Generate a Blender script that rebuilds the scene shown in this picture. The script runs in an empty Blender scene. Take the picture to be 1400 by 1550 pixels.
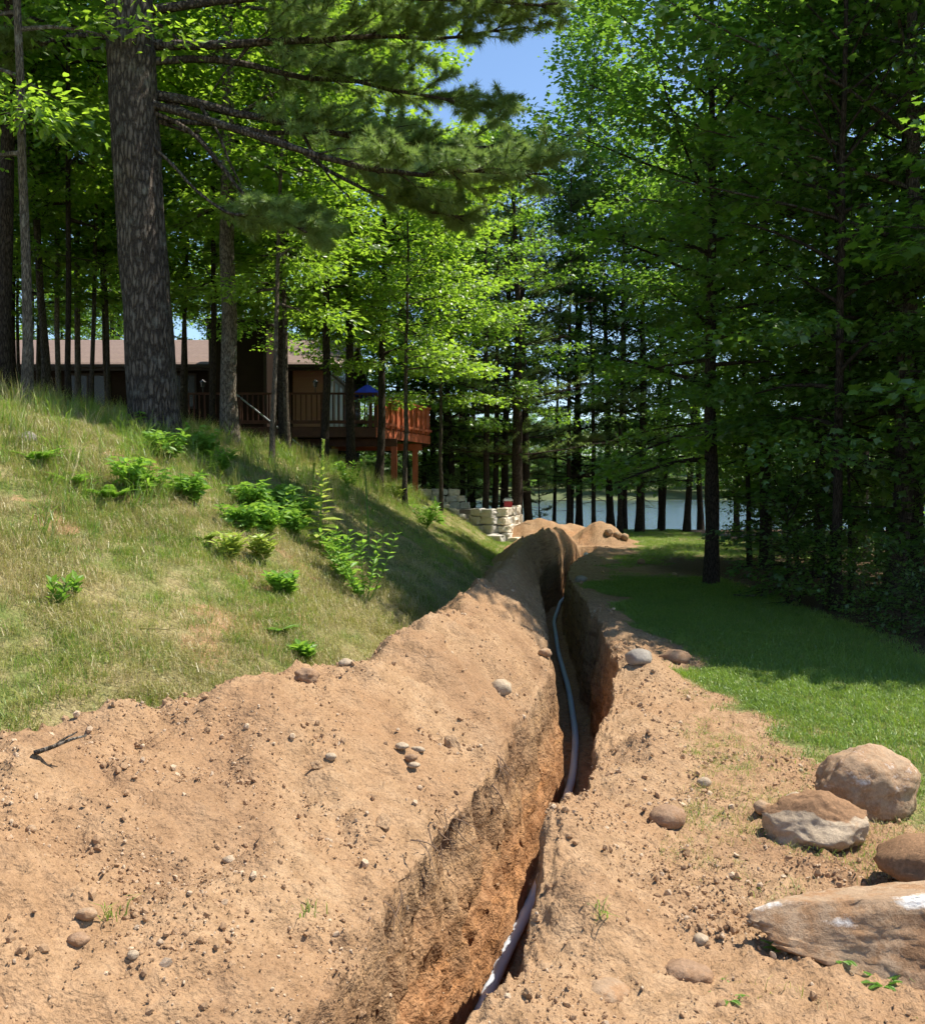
import bpy, math, random
import numpy as np
from mathutils import Vector, Matrix, Euler

# ------------------------------------------------------------------ camera, sky, sun, exposure
SC = bpy.context.scene
COL = SC.collection
CAM_Z = 1.65
PITCH = math.radians(1.35)
cam = bpy.data.cameras.new('camera')
cam.sensor_fit = 'HORIZONTAL'
cam.sensor_width = 36.0
cam.lens = 36.0
cam.clip_start = 0.05
cam.clip_end = 2000
camo = bpy.data.objects.new('camera', cam)
camo.location = (0, 0, CAM_Z)
camo.rotation_euler = (math.radians(90) - PITCH, 0, 0)
COL.objects.link(camo)
SC.camera = camo

SUN_EL = math.radians(61)
SUN_DIR = Vector((0.97 * math.cos(SUN_EL), 0.243 * math.cos(SUN_EL), math.sin(SUN_EL))).normalized()
world = bpy.data.worlds.new('World')
SC.world = world
world.use_nodes = True
wn = world.node_tree
wn.nodes.clear()
wo = wn.nodes.new('ShaderNodeOutputWorld')
wb = wn.nodes.new('ShaderNodeBackground')
ws = wn.nodes.new('ShaderNodeTexSky')
ws.sky_type = 'NISHITA'
ws.sun_disc = False
ws.sun_elevation = SUN_EL
ws.sun_rotation = math.atan2(SUN_DIR.x, SUN_DIR.y)
ws.dust_density = 0.0
ws.air_density = 1.0
ws.ozone_density = 3.0
wb.inputs[1].default_value = 0.12
wn.links.new(ws.outputs[0], wb.inputs[0])
wn.links.new(wb.outputs[0], wo.inputs[0])

sl = bpy.data.lights.new('sun', 'SUN')
sl.energy = 5.0
sl.angle = math.radians(0.53)
sl.color = (1.0, 0.93, 0.81)
so = bpy.data.objects.new('sun', sl)
so.rotation_euler = (-SUN_DIR).to_track_quat('-Z', 'Y').to_euler()
so.location = (20, 5, 30)
COL.objects.link(so)

SC.view_settings.view_transform = 'Standard'
SC.view_settings.look = 'None'
SC.view_settings.exposure = 0.8
SC.view_settings.gamma = 1.0
cy = SC.cycles
cy.use_denoising = True
try:
    cy.denoiser = 'OPENIMAGEDENOISE'
    cy.denoising_prefilter = 'ACCURATE'
except Exception:
    pass
cy.use_adaptive_sampling = True
cy.adaptive_threshold = 0.04
cy.max_bounces = 4
cy.diffuse_bounces = 2
cy.glossy_bounces = 3
cy.transmission_bounces = 4
cy.transparent_max_bounces = 4
cy.caustics_reflective = False
cy.caustics_refractive = False
cy.sample_clamp_indirect = 6.0

RNG = np.random.RandomState(11)

# ------------------------------------------------------------------ helpers
def at(px, py, y):
    """point at depth y along the ray through pixel (px, py) of the 1400x1550 photograph"""
    cp, sp = math.cos(PITCH), math.sin(PITCH)
    dx = px - 700.0
    dy = 1400.0 * cp + (775.0 - py) * sp
    dz = -1400.0 * sp + (775.0 - py) * cp
    k = y / dy
    return Vector((dx * k, y, CAM_Z + dz * k))

_rp = np.random.RandomState(7)
PERM = _rp.permutation(256)
PERM = np.concatenate([PERM, PERM, PERM])
GRAD = _rp.normal(size=(256, 3))
GRAD /= np.linalg.norm(GRAD, axis=1, keepdims=True)

def pn(x, y, z=0.0):
    x, y, z = np.broadcast_arrays(np.asarray(x, float), np.asarray(y, float), np.asarray(z, float))
    xf, yf, zf = np.floor(x), np.floor(y), np.floor(z)
    X, Y, Z = xf.astype(np.int64) & 255, yf.astype(np.int64) & 255, zf.astype(np.int64) & 255
    fx, fy, fz = x - xf, y - yf, z - zf
    u = fx * fx * fx * (fx * (fx * 6 - 15) + 10)
    v = fy * fy * fy * (fy * (fy * 6 - 15) + 10)
    w = fz * fz * fz * (fz * (fz * 6 - 15) + 10)
    def g(i, j, k):
        h = PERM[PERM[PERM[(X + i) & 255] + ((Y + j) & 255)] + ((Z + k) & 255)]
        gr = GRAD[h]
        return gr[..., 0] * (fx - i) + gr[..., 1] * (fy - j) + gr[..., 2] * (fz - k)
    a = g(0, 0, 0) * (1 - u) + g(1, 0, 0) * u
    b = g(0, 1, 0) * (1 - u) + g(1, 1, 0) * u
    c = g(0, 0, 1) * (1 - u) + g(1, 0, 1) * u
    d = g(0, 1, 1) * (1 - u) + g(1, 1, 1) * u
    return ((a * (1 - v) + b * v) * (1 - w) + (c * (1 - v) + d * v) * w) * 1.5

def fbm(x, y, z=0.0, octv=4, gain=0.5):
    s, a = 0.0, 1.0
    for i in range(octv):
        s = s + a * pn(x * 2.0 ** i + 17.3 * i, y * 2.0 ** i - 9.1 * i, np.asarray(z) * 2.0 ** i + 3.7 * i)
        a *= gain
    return s

def sst(a, b, x):
    t = np.clip((np.asarray(x, float) - a) / (b - a), 0, 1)
    return t * t * (3 - 2 * t)

def mesh_np(name, verts, tris=None, quads=None, smooth=False, attrs=None, colors=None):
    me = bpy.data.meshes.new(name)
    verts = np.asarray(verts, np.float32)
    nt = 0 if tris is None else len(tris)
    nq = 0 if quads is None else len(quads)
    loops = []
    if nt: loops.append(np.asarray(tris, np.int32).ravel())
    if nq: loops.append(np.asarray(quads, np.int32).ravel())
    loops = np.concatenate(loops) if loops else np.zeros(0, np.int32)
    me.vertices.add(len(verts))
    me.vertices.foreach_set('co', verts.ravel())
    me.loops.add(len(loops))
    me.loops.foreach_set('vertex_index', loops)
    me.polygons.add(nt + nq)
    starts = np.concatenate([np.arange(nt) * 3, nt * 3 + np.arange(nq) * 4]).astype(np.int32)
    me.polygons.foreach_set('loop_start', starts)
    me.polygons.foreach_set('use_smooth', np.full(nt + nq, bool(smooth)))
    me.update(calc_edges=True)
    for k, v in (attrs or {}).items():
        a = me.attributes.new(k, 'FLOAT', 'POINT')
        a.data.foreach_set('value', np.asarray(v, np.float32))
    for k, v in (colors or {}).items():
        a = me.attributes.new(k, 'FLOAT_COLOR', 'POINT')
        v = np.asarray(v, np.float32)
        if v.shape[1] == 3:
            v = np.concatenate([v, np.ones((len(v), 1), np.float32)], 1)
        a.data.foreach_set('color', v.ravel())
    return me

class MB:
    """collects vertices and faces of one mesh"""
    def __init__(self):
        self.v, self.t, self.q, self.n, self.a = [], [], [], 0, []
    def add(self, v, t=None, q=None, a=None):
        v = np.asarray(v, float)
        self.v.append(v)
        if t is not None and len(t): self.t.append(np.asarray(t, int) + self.n)
        if q is not None and len(q): self.q.append(np.asarray(q, int) + self.n)
        self.a.append(np.full(len(v), 0.5) if a is None else np.broadcast_to(np.asarray(a, float), (len(v),)))
        self.n += len(v)
    def tube(self, pts, rad, seg=6, cap=False, rough=0.0, seed=0):
        pts = np.asarray(pts, float); n = len(pts)
        rad = np.broadcast_to(np.asarray(rad, float), (n,))
        tan = np.gradient(pts, axis=0)
        tan /= np.linalg.norm(tan, axis=1, keepdims=True) + 1e-9
        ref = np.where(np.abs(tan[:, 2:3]) > 0.9, np.array([[1.0, 0, 0]]), np.array([[0, 0, 1.0]]))
        s = np.cross(tan, ref); s /= np.linalg.norm(s, axis=1, keepdims=True) + 1e-9
        for i in range(1, n):
            if np.dot(s[i], s[i - 1]) < 0: s[i] = -s[i]
        b = np.cross(tan, s)
        an = np.arange(seg) / seg * 2 * math.pi
        R = rad[:, None] * np.ones((1, seg))
        if rough:
            R = R * (1 + rough * fbm(np.cos(an)[None] * 1.5 + seed, np.sin(an)[None] * 1.5, pts[:, 2:3] * 1.3 + seed, 3))
        P = pts[:, None] + R[..., None] * (np.cos(an)[None, :, None] * s[:, None] + np.sin(an)[None, :, None] * b[:, None])
        i, j = np.meshgrid(np.arange(n - 1), np.arange(seg), indexing='ij')
        j2 = (j + 1) % seg
        q = np.stack([i * seg + j, i * seg + j2, (i + 1) * seg + j2, (i + 1) * seg + j], -1).reshape(-1, 4)
        V = P.reshape(-1, 3); t = None
        if cap:
            V = np.concatenate([V, pts[:1], pts[-1:]]); c0, c1 = n * seg, n * seg + 1
            k = np.arange(seg); k2 = (k + 1) % seg
            t = np.concatenate([np.stack([np.full(seg, c0), k2, k], 1),
                                np.stack([np.full(seg, c1), (n - 1) * seg + k, (n - 1) * seg + k2], 1)])
        self.add(V, t, q)
    def box(self, lo, hi):
        x0, y0, z0 = lo; x1, y1, z1 = hi
        v = [(x0, y0, z0), (x1, y0, z0), (x1, y1, z0), (x0, y1, z0), (x0, y0, z1), (x1, y0, z1), (x1, y1, z1), (x0, y1, z1)]
        q = [(0, 3, 2, 1), (4, 5, 6, 7), (0, 1, 5, 4), (1, 2, 6, 5), (2, 3, 7, 6), (3, 0, 4, 7)]
        self.add(v, None, q)
    def bar(self, p0, p1, w, h, up=(0, 0, 1)):
        p0, p1 = np.asarray(p0, float), np.asarray(p1, float)
        d = p1 - p0; d /= np.linalg.norm(d)
        s = np.cross(d, up); s /= np.linalg.norm(s); u = np.cross(s, d)
        v = []
        for p in (p0, p1):
            for a, b in ((-1, -1), (1, -1), (1, 1), (-1, 1)):
                v.append(p + s * a * w / 2 + u * b * h / 2)
        self.add(v, None, [(0, 1, 2, 3), (7, 6, 5, 4), (0, 4, 5, 1), (1, 5, 6, 2), (2, 6, 7, 3), (3, 7, 4, 0)])
    def prism(self, poly, vec):
        """polygon (n,3) extruded along vec"""
        p = np.asarray(poly, float); n = len(p)
        v = np.concatenate([p, p + np.asarray(vec, float)])
        k = np.arange(n); k2 = (k + 1) % n
        t = [(0, i, i + 1) for i in range(1, n - 1)] + [(n, n + i + 1, n + i) for i in range(1, n - 1)]
        self.add(v, t, np.stack([k, k + n, k2 + n, k2], 1))
    def mesh(self, name, smooth=False):
        V = np.concatenate(self.v)
        T = np.concatenate(self.t) if self.t else None
        Q = np.concatenate(self.q) if self.q else None
        return mesh_np(name, V, T, Q, smooth, attrs={'rnd': np.concatenate(self.a)})
    def build(self, name, mat, parent=None, smooth=False):
        return obj(name, self.mesh(name, smooth), mat, parent)

def obj(name, me, mat=None, parent=None, loc=(0, 0, 0), rot=(0, 0, 0), scale=(1, 1, 1)):
    if mat is not None and len(me.materials) == 0: me.materials.append(mat)
    o = bpy.data.objects.new(name, me)
    COL.objects.link(o)
    o.location = loc; o.rotation_euler = rot; o.scale = scale
    if parent is not None: o.parent = parent
    return o

def tag(o, label=None, cat=None, group=None, kind=None):
    if label: o['label'] = label
    if cat: o['category'] = cat
    if group: o['group'] = group
    if kind: o['kind'] = kind
    return o

def thing(name, label, cat, loc=(0, 0, 0), rotz=0.0, group=None, scale=1.0):
    o = bpy.data.objects.new(name, None)
    COL.objects.link(o)
    o.empty_display_size = 0.2
    o.location = loc; o.rotation_euler = (0, 0, rotz)
    o.scale = (scale,) * 3
    return tag(o, label, cat, group)

ORD = ['first', 'second', 'third', 'fourth', 'fifth', 'sixth', 'seventh', 'eighth', 'ninth', 'tenth', 'eleventh', 'twelfth',
       'thirteenth', 'fourteenth', 'fifteenth', 'sixteenth', 'seventeenth', 'eighteenth', 'nineteenth', 'twentieth']

# ------------------------------------------------------------------ materials
def nmat(name):
    m = bpy.data.materials.new(name); m.use_nodes = True
    nt = m.node_tree; nt.nodes.clear()
    out = nt.nodes.new('ShaderNodeOutputMaterial')
    return m, nt, out

def N(nt, typ, **kw):
    n = nt.nodes.new(typ)
    for k, v in kw.items():
        if k.startswith('i_'):
            key = k[2:]
            n.inputs[int(key) if key.isdigit() else key].default_value = v
        else:
            setattr(n, k, v)
    return n

def L(nt, a, b): nt.links.new(a, b)

def ramp(nt, fac, stops, interp='LINEAR'):
    r = nt.nodes.new('ShaderNodeValToRGB')
    cr = r.color_ramp; cr.interpolation = interp
    while len(cr.elements) < len(stops): cr.elements.new(0.5)
    for e, (p, c) in zip(cr.elements, stops):
        e.position = p; e.color = (*c, 1) if len(c) == 3 else c
    L(nt, fac, r.inputs[0])
    return r.outputs[0]

def mix(nt, fac, a, b, blend='MIX'):
    m = nt.nodes.new('ShaderNodeMix'); m.data_type = 'RGBA'; m.blend_type = blend
    for s, v in ((m.inputs[0], fac), (m.inputs[6], a), (m.inputs[7], b)):
        if hasattr(v, 'is_output'): L(nt, v, s)
        elif isinstance(v, (int, float)): s.default_value = v
        else: s.default_value = (*v, 1) if len(v) == 3 else v
    return m.outputs[2]

def math_n(nt, op, a, b=None, c=None):
    m = nt.nodes.new('ShaderNodeMath'); m.operation = op
    for i, v in enumerate((a, b, c)):
        if v is None: continue
        if hasattr(v, 'is_output'): L(nt, v, m.inputs[i])
        else: m.inputs[i].default_value = v
    return m.outputs[0]

def noise(nt, scale, detail=4, rough=0.55, vec=None, dist=0.0):
    n = N(nt, 'ShaderNodeTexNoise')
    n.inputs['Scale'].default_value = scale; n.inputs['Detail'].default_value = detail
    n.inputs['Roughness'].default_value = rough; n.inputs['Distortion'].default_value = dist
    if vec is not None: L(nt, vec, n.inputs['Vector'])
    return n.outputs[0]

def bump(nt, h, strength, dist, prev=None):
    b = N(nt, 'ShaderNodeBump'); b.inputs['Strength'].default_value = strength; b.inputs['Distance'].default_value = dist
    L(nt, h, b.inputs['Height'])
    if prev is not None: L(nt, prev, b.inputs['Normal'])
    return b.outputs[0]

def principled(nt, out, color, rough=0.8, normal=None, spec=0.3, metal=0.0):
    p = N(nt, 'ShaderNodeBsdfPrincipled')
    if hasattr(color, 'is_output'): L(nt, color, p.inputs['Base Color'])
    else: p.inputs['Base Color'].default_value = (*color, 1)
    if hasattr(rough, 'is_output'): L(nt, rough, p.inputs['Roughness'])
    else: p.inputs['Roughness'].default_value = rough
    p.inputs['Specular IOR Level'].default_value = spec
    p.inputs['Metallic'].default_value = metal
    if normal is not None: L(nt, normal, p.inputs['Normal'])
    L(nt, p.outputs[0], out.inputs[0])
    return p

def simple_mat(name, color, rough=0.7, var=0.25, scale=6.0, bstr=0.3, bdist=0.01, spec=0.3, metal=0.0, stretch=None):
    m, nt, out = nmat(name)
    tc = N(nt, 'ShaderNodeTexCoord').outputs['Object']
    if stretch:
        mp = N(nt, 'ShaderNodeMapping'); mp.inputs['Scale'].default_value = stretch
        L(nt, tc, mp.inputs[0]); tc = mp.outputs[0]
    n1 = noise(nt, scale, 5, 0.6, tc)
    oi = N(nt, 'ShaderNodeObjectInfo').outputs['Random']
    a = tuple(c * (1 - var) for c in color); b = tuple(min(1, c * (1 + var)) for c in color)
    c = ramp(nt, n1, [(0.3, a), (0.7, b)])
    c = mix(nt, math_n(nt, 'MULTIPLY', oi, 0.35), c, tuple(x * 0.75 for x in color))
    nb = bump(nt, noise(nt, scale * 5, 4, 0.6, tc), bstr, bdist)
    principled(nt, out, c, rough, nb, spec, metal)
    return m

def mat_earth():
    m, nt, out = nmat('earth')
    geo = N(nt, 'ShaderNodeNewGeometry').outputs['Position']
    at_ = N(nt, 'ShaderNodeAttribute', attribute_name='surf')
    sp = N(nt, 'ShaderNodeSeparateColor'); L(nt, at_.outputs['Color'], sp.inputs[0])
    dirt, red, litter = sp.outputs[0], sp.outputs[1], sp.outputs[2]
    org = at_.outputs['Alpha']
    n_big = noise(nt, 1.3, 3, 0.6, geo)
    n_mid = noise(nt, 9.0, 4, 0.65, geo)
    n_fin = noise(nt, 60.0, 3, 0.75, geo)
    n_gr = noise(nt, 260.0, 2, 0.7, geo)
    tan = ramp(nt, n_mid, [(0.25, (0.255, 0.16, 0.087)), (0.5, (0.345, 0.223, 0.128)), (0.75, (0.42, 0.285, 0.172))])
    tan = mix(nt, ramp(nt, n_big, [(0.4, (0, 0, 0)), (0.7, (0.6, 0.6, 0.6))]), tan, (0.30, 0.172, 0.09))
    tan = mix(nt, ramp(nt, noise(nt, 0.75, 3, 0.6, geo, 0.8), [(0.50, (0, 0, 0)), (0.66, (0.5, 0.5, 0.5))]), tan, (0.235, 0.135, 0.075))
    speck = ramp(nt, n_fin, [(0.30, (0.62, 0.60, 0.58)), (0.5, (1, 1, 1)), (0.72, (1.18, 1.16, 1.12))])
    tan = mix(nt, 0.8, tan, speck, 'MULTIPLY')
    grit = ramp(nt, n_gr, [(0.33, (0.72, 0.7, 0.68)), (0.5, (1, 1, 1)), (0.7, (1.15, 1.15, 1.15))])
    tan = mix(nt, 0.6, tan, grit, 'MULTIPLY')
    redc = ramp(nt, n_mid, [(0.3, (0.32, 0.155, 0.07)), (0.7, (0.45, 0.245, 0.125))])
    redc = mix(nt, 0.8, redc, speck, 'MULTIPLY')
    c = mix(nt, red, tan, redc)
    dark_soil_c = ramp(nt, n_fin, [(0.3, (0.10, 0.065, 0.042)), (0.7, (0.27, 0.175, 0.105))])
    n_dark = noise(nt, 16.0, 4, 0.7, geo)
    c = mix(nt, math_n(nt, 'MULTIPLY', org, ramp(nt, n_dark, [(0.50, (0, 0, 0)), (0.66, (1, 1, 1))])), c, dark_soil_c)
    # thatch under the grass
    n_th = noise(nt, 35.0, 3, 0.7, geo)
    th = ramp(nt, n_th, [(0.28, (0.13, 0.095, 0.048)), (0.5, (0.28, 0.22, 0.11)), (0.72, (0.42, 0.345, 0.19))])
    thg = ramp(nt, n_th, [(0.3, (0.045, 0.075, 0.015)), (0.7, (0.12, 0.18, 0.035))])
    th = mix(nt, ramp(nt, noise(nt, 2.1, 4, 0.6, geo), [(0.4, (0.15,) * 3), (0.6, (0.85,) * 3)]), th, thg)
    n_edge = noise(nt, 22.0, 2, 0.7, geo)
    dm = math_n(nt, 'ADD', dirt, math_n(nt, 'MULTIPLY', math_n(nt, 'SUBTRACT', n_edge, 0.5), 0.7))
    dm = ramp(nt, dm, [(0.42, (0, 0, 0)), (0.58, (1, 1, 1))])
    # soil layers and bucket scrapes on steep cut faces
    mp = N(nt, 'ShaderNodeMapping'); mp.inputs['Scale'].default_value = (0.9, 0.9, 16.0); L(nt, geo, mp.inputs[0])
    lay = ramp(nt, noise(nt, 1.0, 3, 0.6, mp.outputs[0], 0.6), [(0.35, (0.68, 0.62, 0.56)), (0.5, (1, 1, 1)), (0.66, (1.2, 1.16, 1.05))])
    gn = N(nt, 'ShaderNodeNewGeometry'); sz = N(nt, 'ShaderNodeSeparateXYZ'); L(nt, gn.outputs['Normal'], sz.inputs[0])
    stp = ramp(nt, sz.outputs[2], [(0.35, (1, 1, 1)), (0.7, (0, 0, 0))])
    c = mix(nt, stp, c, mix(nt, 1.0, c, lay, 'MULTIPLY'))
    c = mix(nt, dm, th, c)
    lt = ramp(nt, noise(nt, 28.0, 3, 0.75, geo), [(0.25, (0.03, 0.02, 0.012)), (0.5, (0.085, 0.055, 0.03)), (0.75, (0.19, 0.12, 0.065))])
    c = mix(nt, litter, c, lt)
    b0 = bump(nt, noise(nt, 24.0, 2, 0.65, geo), 0.55, 0.04)
    b1 = bump(nt, n_fin, 0.8, 0.012, b0)
    b2 = bump(nt, n_gr, 0.3, 0.003, b1)
    principled(nt, out, c, 0.95, b2, 0.12)
    return m

def mat_leaf(name, dark, light, trans, tfac=0.45, gloss=0.06, noise_scale=0.9, glossr=0.45, autumn=None):
    m, nt, out = nmat(name)
    rn = N(nt, 'ShaderNodeAttribute', attribute_name='rnd').outputs['Fac']
    oi = N(nt, 'ShaderNodeObjectInfo').outputs['Random']
    pos = N(nt, 'ShaderNodeNewGeometry').outputs['Position']
    nn = noise(nt, noise_scale, 1, 0.5, pos)
    f = math_n(nt, 'ADD', math_n(nt, 'MULTIPLY', rn, 0.5), math_n(nt, 'ADD', math_n(nt, 'MULTIPLY', oi, 0.25), math_n(nt, 'MULTIPLY', nn, 0.5)))
    f = math_n(nt, 'SUBTRACT', f, 0.12)
    c = ramp(nt, f, [(0.1, dark), (0.9, light)])
    k = tuple(t / max(1e-4, (d + l) / 2) for t, d, l in zip(trans, dark, light))
    ct = mix(nt, 1.0, c, k, 'MULTIPLY')
    if autumn:
        sel = ramp(nt, rn, [(0.955, (0, 0, 0)), (0.96, (1, 1, 1))])
        c = mix(nt, sel, c, autumn); ct = mix(nt, sel, ct, autumn)
    d = N(nt, 'ShaderNodeBsdfDiffuse'); L(nt, c, d.inputs[0])
    t = N(nt, 'ShaderNodeBsdfTranslucent'); L(nt, ct, t.inputs[0])
    ms = N(nt, 'ShaderNodeMixShader'); ms.inputs[0].default_value = tfac
    L(nt, d.outputs[0], ms.inputs[1]); L(nt, t.outputs[0], ms.inputs[2])
    g = N(nt, 'ShaderNodeBsdfGlossy'); g.inputs['Roughness'].default_value = glossr
    g.inputs[0].default_value = (0.9, 0.95, 0.9, 1)
    m2 = N(nt, 'ShaderNodeMixShader'); m2.inputs[0].default_value = gloss
    L(nt, ms.outputs[0], m2.inputs[1]); L(nt, g.outputs[0], m2.inputs[2])
    L(nt, m2.outputs[0], out.inputs[0])
    return m

def mat_bark(name, dark, light, lichen=None, scale=1.0, depth=0.02):
    m, nt, out = nmat(name)
    tc = N(nt, 'ShaderNodeTexCoord').outputs['Object']
    mp = N(nt, 'ShaderNodeMapping'); mp.inputs['Scale'].default_value = (26 * scale, 26 * scale, 6.0 * scale)
    L(nt, tc, mp.inputs[0])
    v = N(nt, 'ShaderNodeTexVoronoi'); v.feature = 'DISTANCE_TO_EDGE'; v.inputs['Scale'].default_value = 1.0
    nz = noise(nt, 2.0, 4, 0.6, mp.outputs[0])
    ad = N(nt, 'ShaderNodeVectorMath'); ad.operation = 'ADD'
    L(nt, mp.outputs[0], ad.inputs[0])
    cx = N(nt, 'ShaderNodeCombineXYZ'); L(nt, nz, cx.inputs[0]); L(nt, nz, cx.inputs[1]); L(nt, nz, cx.inputs[2])
    L(nt, cx.outputs[0], ad.inputs[1]); L(nt, ad.outputs[0], v.inputs['Vector'])
    h = ramp(nt, v.outputs['Distance'], [(0.0, (0, 0, 0)), (0.22, (1, 1, 1))])
    n2 = noise(nt, 30, 5, 0.65, tc)
    c = mix(nt, h, dark, light)
    c = mix(nt, 0.7, c, ramp(nt, n2, [(0.3, (0.6,) * 3), (0.7, (1.25,) * 3)]), 'MULTIPLY')
    if lichen:
        n3 = noise(nt, 3.5, 5, 0.7, tc)
        c = mix(nt, ramp(nt, n3, [(0.55, (0, 0, 0)), (0.68, (0.7,) * 3)]), c, lichen)
    b = bump(nt, h, 0.9, depth)
    b = bump(nt, n2, 0.5, depth * 0.4, b)
    principled(nt, out, c, 0.95, b, 0.1)
    return m

def mat_rock(name, base, pale, dirtc=None, dirt_lo=0.45, scale=4.0):
    m, nt, out = nmat(name)
    tc = N(nt, 'ShaderNodeTexCoord').outputs['Object']
    at_ = N(nt, 'ShaderNodeAttribute', attribute_name='mark')
    sp = N(nt, 'ShaderNodeSeparateColor'); L(nt, at_.outputs['Color'], sp.inputs[0])
    n1 = noise(nt, scale, 5, 0.65, tc); n2 = noise(nt, scale * 14, 5, 0.7, tc)
    c = ramp(nt, n1, [(0.3, base), (0.7, pale)])
    c = mix(nt, 0.8, c, ramp(nt, n2, [(0.3, (0.72,) * 3), (0.7, (1.2,) * 3)]), 'MULTIPLY')
    n3 = noise(nt, scale * 2.2, 5, 0.7, tc)
    if dirtc:
        c = mix(nt, ramp(nt, n3, [(dirt_lo, (0, 0, 0)), (dirt_lo + 0.14, (1, 1, 1))]), c, mix(nt, 0.8, dirtc, ramp(nt, n2, [(0.3, (0.7,) * 3), (0.7, (1.2,) * 3)]), 'MULTIPLY'))
    e = math_n(nt, 'MULTIPLY', math_n(nt, 'SUBTRACT', n3, 0.5), 1.6)
    w = ramp(nt, math_n(nt, 'ADD', sp.outputs[0], e), [(0.45, (0, 0, 0)), (0.75, (1, 1, 1))])
    c = mix(nt, w, c, (0.80, 0.76, 0.70))
    d = ramp(nt, math_n(nt, 'ADD', sp.outputs[1], math_n(nt, 'MULTIPLY', e, 0.5)), [(0.4, (0, 0, 0)), (0.6, (1, 1, 1))])
    c = mix(nt, d, c, mix(nt, 0.9, (0.27, 0.155, 0.083), ramp(nt, n2, [(0.3, (0.6,) * 3), (0.7, (1.2,) * 3)]), 'MULTIPLY'))
    b = bump(nt, n2, 0.6, 0.012); b = bump(nt, noise(nt, scale * 60, 3, 0.7, tc), 0.4, 0.003, b)
    principled(nt, out, c, 0.9, b, 0.2)
    return m

M = {}
M['earth'] = mat_earth()
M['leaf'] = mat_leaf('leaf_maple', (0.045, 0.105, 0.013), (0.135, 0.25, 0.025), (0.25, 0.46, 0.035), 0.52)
M['leaf_bright'] = mat_leaf('leaf_bright', (0.07, 0.145, 0.016), (0.18, 0.30, 0.028), (0.36, 0.58, 0.04), 0.55)  # lighter maple leaf, sunlight put into the green of the lit crowns
M['leaf_dark'] = mat_leaf('leaf_dark', (0.032, 0.080, 0.012), (0.095, 0.18, 0.022), (0.165, 0.32, 0.03), 0.46)  # darker maple leaf, shade put into the green of shaded crowns
M['needle'] = mat_leaf('needle', (0.11, 0.185, 0.052), (0.27, 0.38, 0.105), (0.30, 0.44, 0.095), 0.42, 0.05)
M['weed'] = mat_leaf('weed', (0.08, 0.19, 0.024), (0.19, 0.35, 0.045), (0.32, 0.56, 0.06), 0.45, 0.025)
M['weed_yellow'] = mat_leaf('weed_yellow', (0.24, 0.34, 0.05), (0.46, 0.54, 0.11), (0.5, 0.62, 0.10), 0.4, 0.025)
M['grass_green'] = mat_leaf('grass_green', (0.095, 0.17, 0.019), (0.24, 0.35, 0.042), (0.28, 0.46, 0.045), 0.45, 0.05, 0.8)
M['grass_lawn'] = mat_leaf('grass_lawn', (0.085, 0.155, 0.02), (0.20, 0.30, 0.04), (0.29, 0.45, 0.045), 0.4, 0.05, 0.7)
M['grass_straw'] = mat_leaf('grass_straw', (0.30, 0.25, 0.10), (0.60, 0.50, 0.25), (0.48, 0.42, 0.19), 0.35, 0.05, 0.8)
M['grass_olive'] = mat_leaf('grass_olive', (0.20, 0.21, 0.042), (0.45, 0.42, 0.12), (0.42, 0.45, 0.10), 0.42, 0.05, 0.8)
M['bark_pine'] = mat_bark('bark_pine', (0.045, 0.036, 0.030), (0.135, 0.112, 0.092), (0.20, 0.19, 0.16), 0.8, 0.03)
M['bark_grey'] = mat_bark('bark_grey', (0.06, 0.05, 0.04), (0.24, 0.20, 0.155), (0.40, 0.38, 0.32), 1.5, 0.012)
M['bark_dark'] = mat_bark('bark_dark', (0.022, 0.017, 0.013), (0.085, 0.066, 0.050), None, 1.4, 0.015)
M['bark_mid'] = mat_bark('bark_mid', (0.035, 0.028, 0.021), (0.13, 0.105, 0.08), (0.2, 0.19, 0.155), 1.5, 0.012)
M['clod'] = simple_mat('clod', (0.40, 0.255, 0.148), 0.95, 0.3, 30, 0.5, 0.004, 0.1)
M['pebble'] = simple_mat('pebble', (0.50, 0.37, 0.25), 0.85, 0.4, 20, 0.3, 0.003, 0.2)
# ------------------------------------------------------------------ terrain: flat yard, trench, spoil heap, bank, lake shore
_ty = np.arange(-45, 320, 0.02)
def table(ys, vs, smooth=0.5):
    v = np.interp(_ty, ys, vs)
    k = max(3, int(smooth / 0.02)) | 1
    w = np.hanning(k + 2)[1:-1]; w /= w.sum()
    vp = np.concatenate([np.full(k // 2, v[0]), v, np.full(k // 2, v[-1])])
    v = np.convolve(vp, w, 'valid')
    return lambda y: np.interp(y, _ty, v)

RLIP = table([-45, 0, 2.0, 2.5, 2.95, 3.5, 3.93, 4.46, 5.04, 6.1, 8, 10.6, 14.6, 18, 20.4, 23, 26, 30, 320],
             [-0.6, -0.6, -0.30, -0.12, 0.13, 0.245, 0.30, 0.45, 0.67, 0.90, 1.32, 1.51, 1.77, 2.0, 2.35, 3.0, 3.7, 4.4, 4.4], 0.8)
CREST = table([-45, 2, 4.05, 5.1, 6.45, 9, 12, 16, 22, 26, 320], [2.35, 2.35, 2.3, 1.72, 1.45, 1.4, 1.12, 0.85, 0.8, 0.9, 0.9], 0.8)
HEAPH = table([-45, -3, 0, 2, 5, 9, 11, 14, 18, 22, 26, 27.6, 28.5, 320], [0, 0, 0.35, 0.55, 0.6, 0.6, 0.54, 0.62, 0.64, 0.70, 0.55, 0.1, 0, 0], 0.8)
TOE = table([-45, 0, 3, 4.5, 5.5, 7, 9, 12, 16, 21, 24, 30, 36, 320], [-3.4, -2.9, -2.6, -2.15, -1.45, -0.95, -0.5, 0.05, 0.5, 0.55, 0.65, 0.8, 0.8, 0.8], 1.2)
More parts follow.
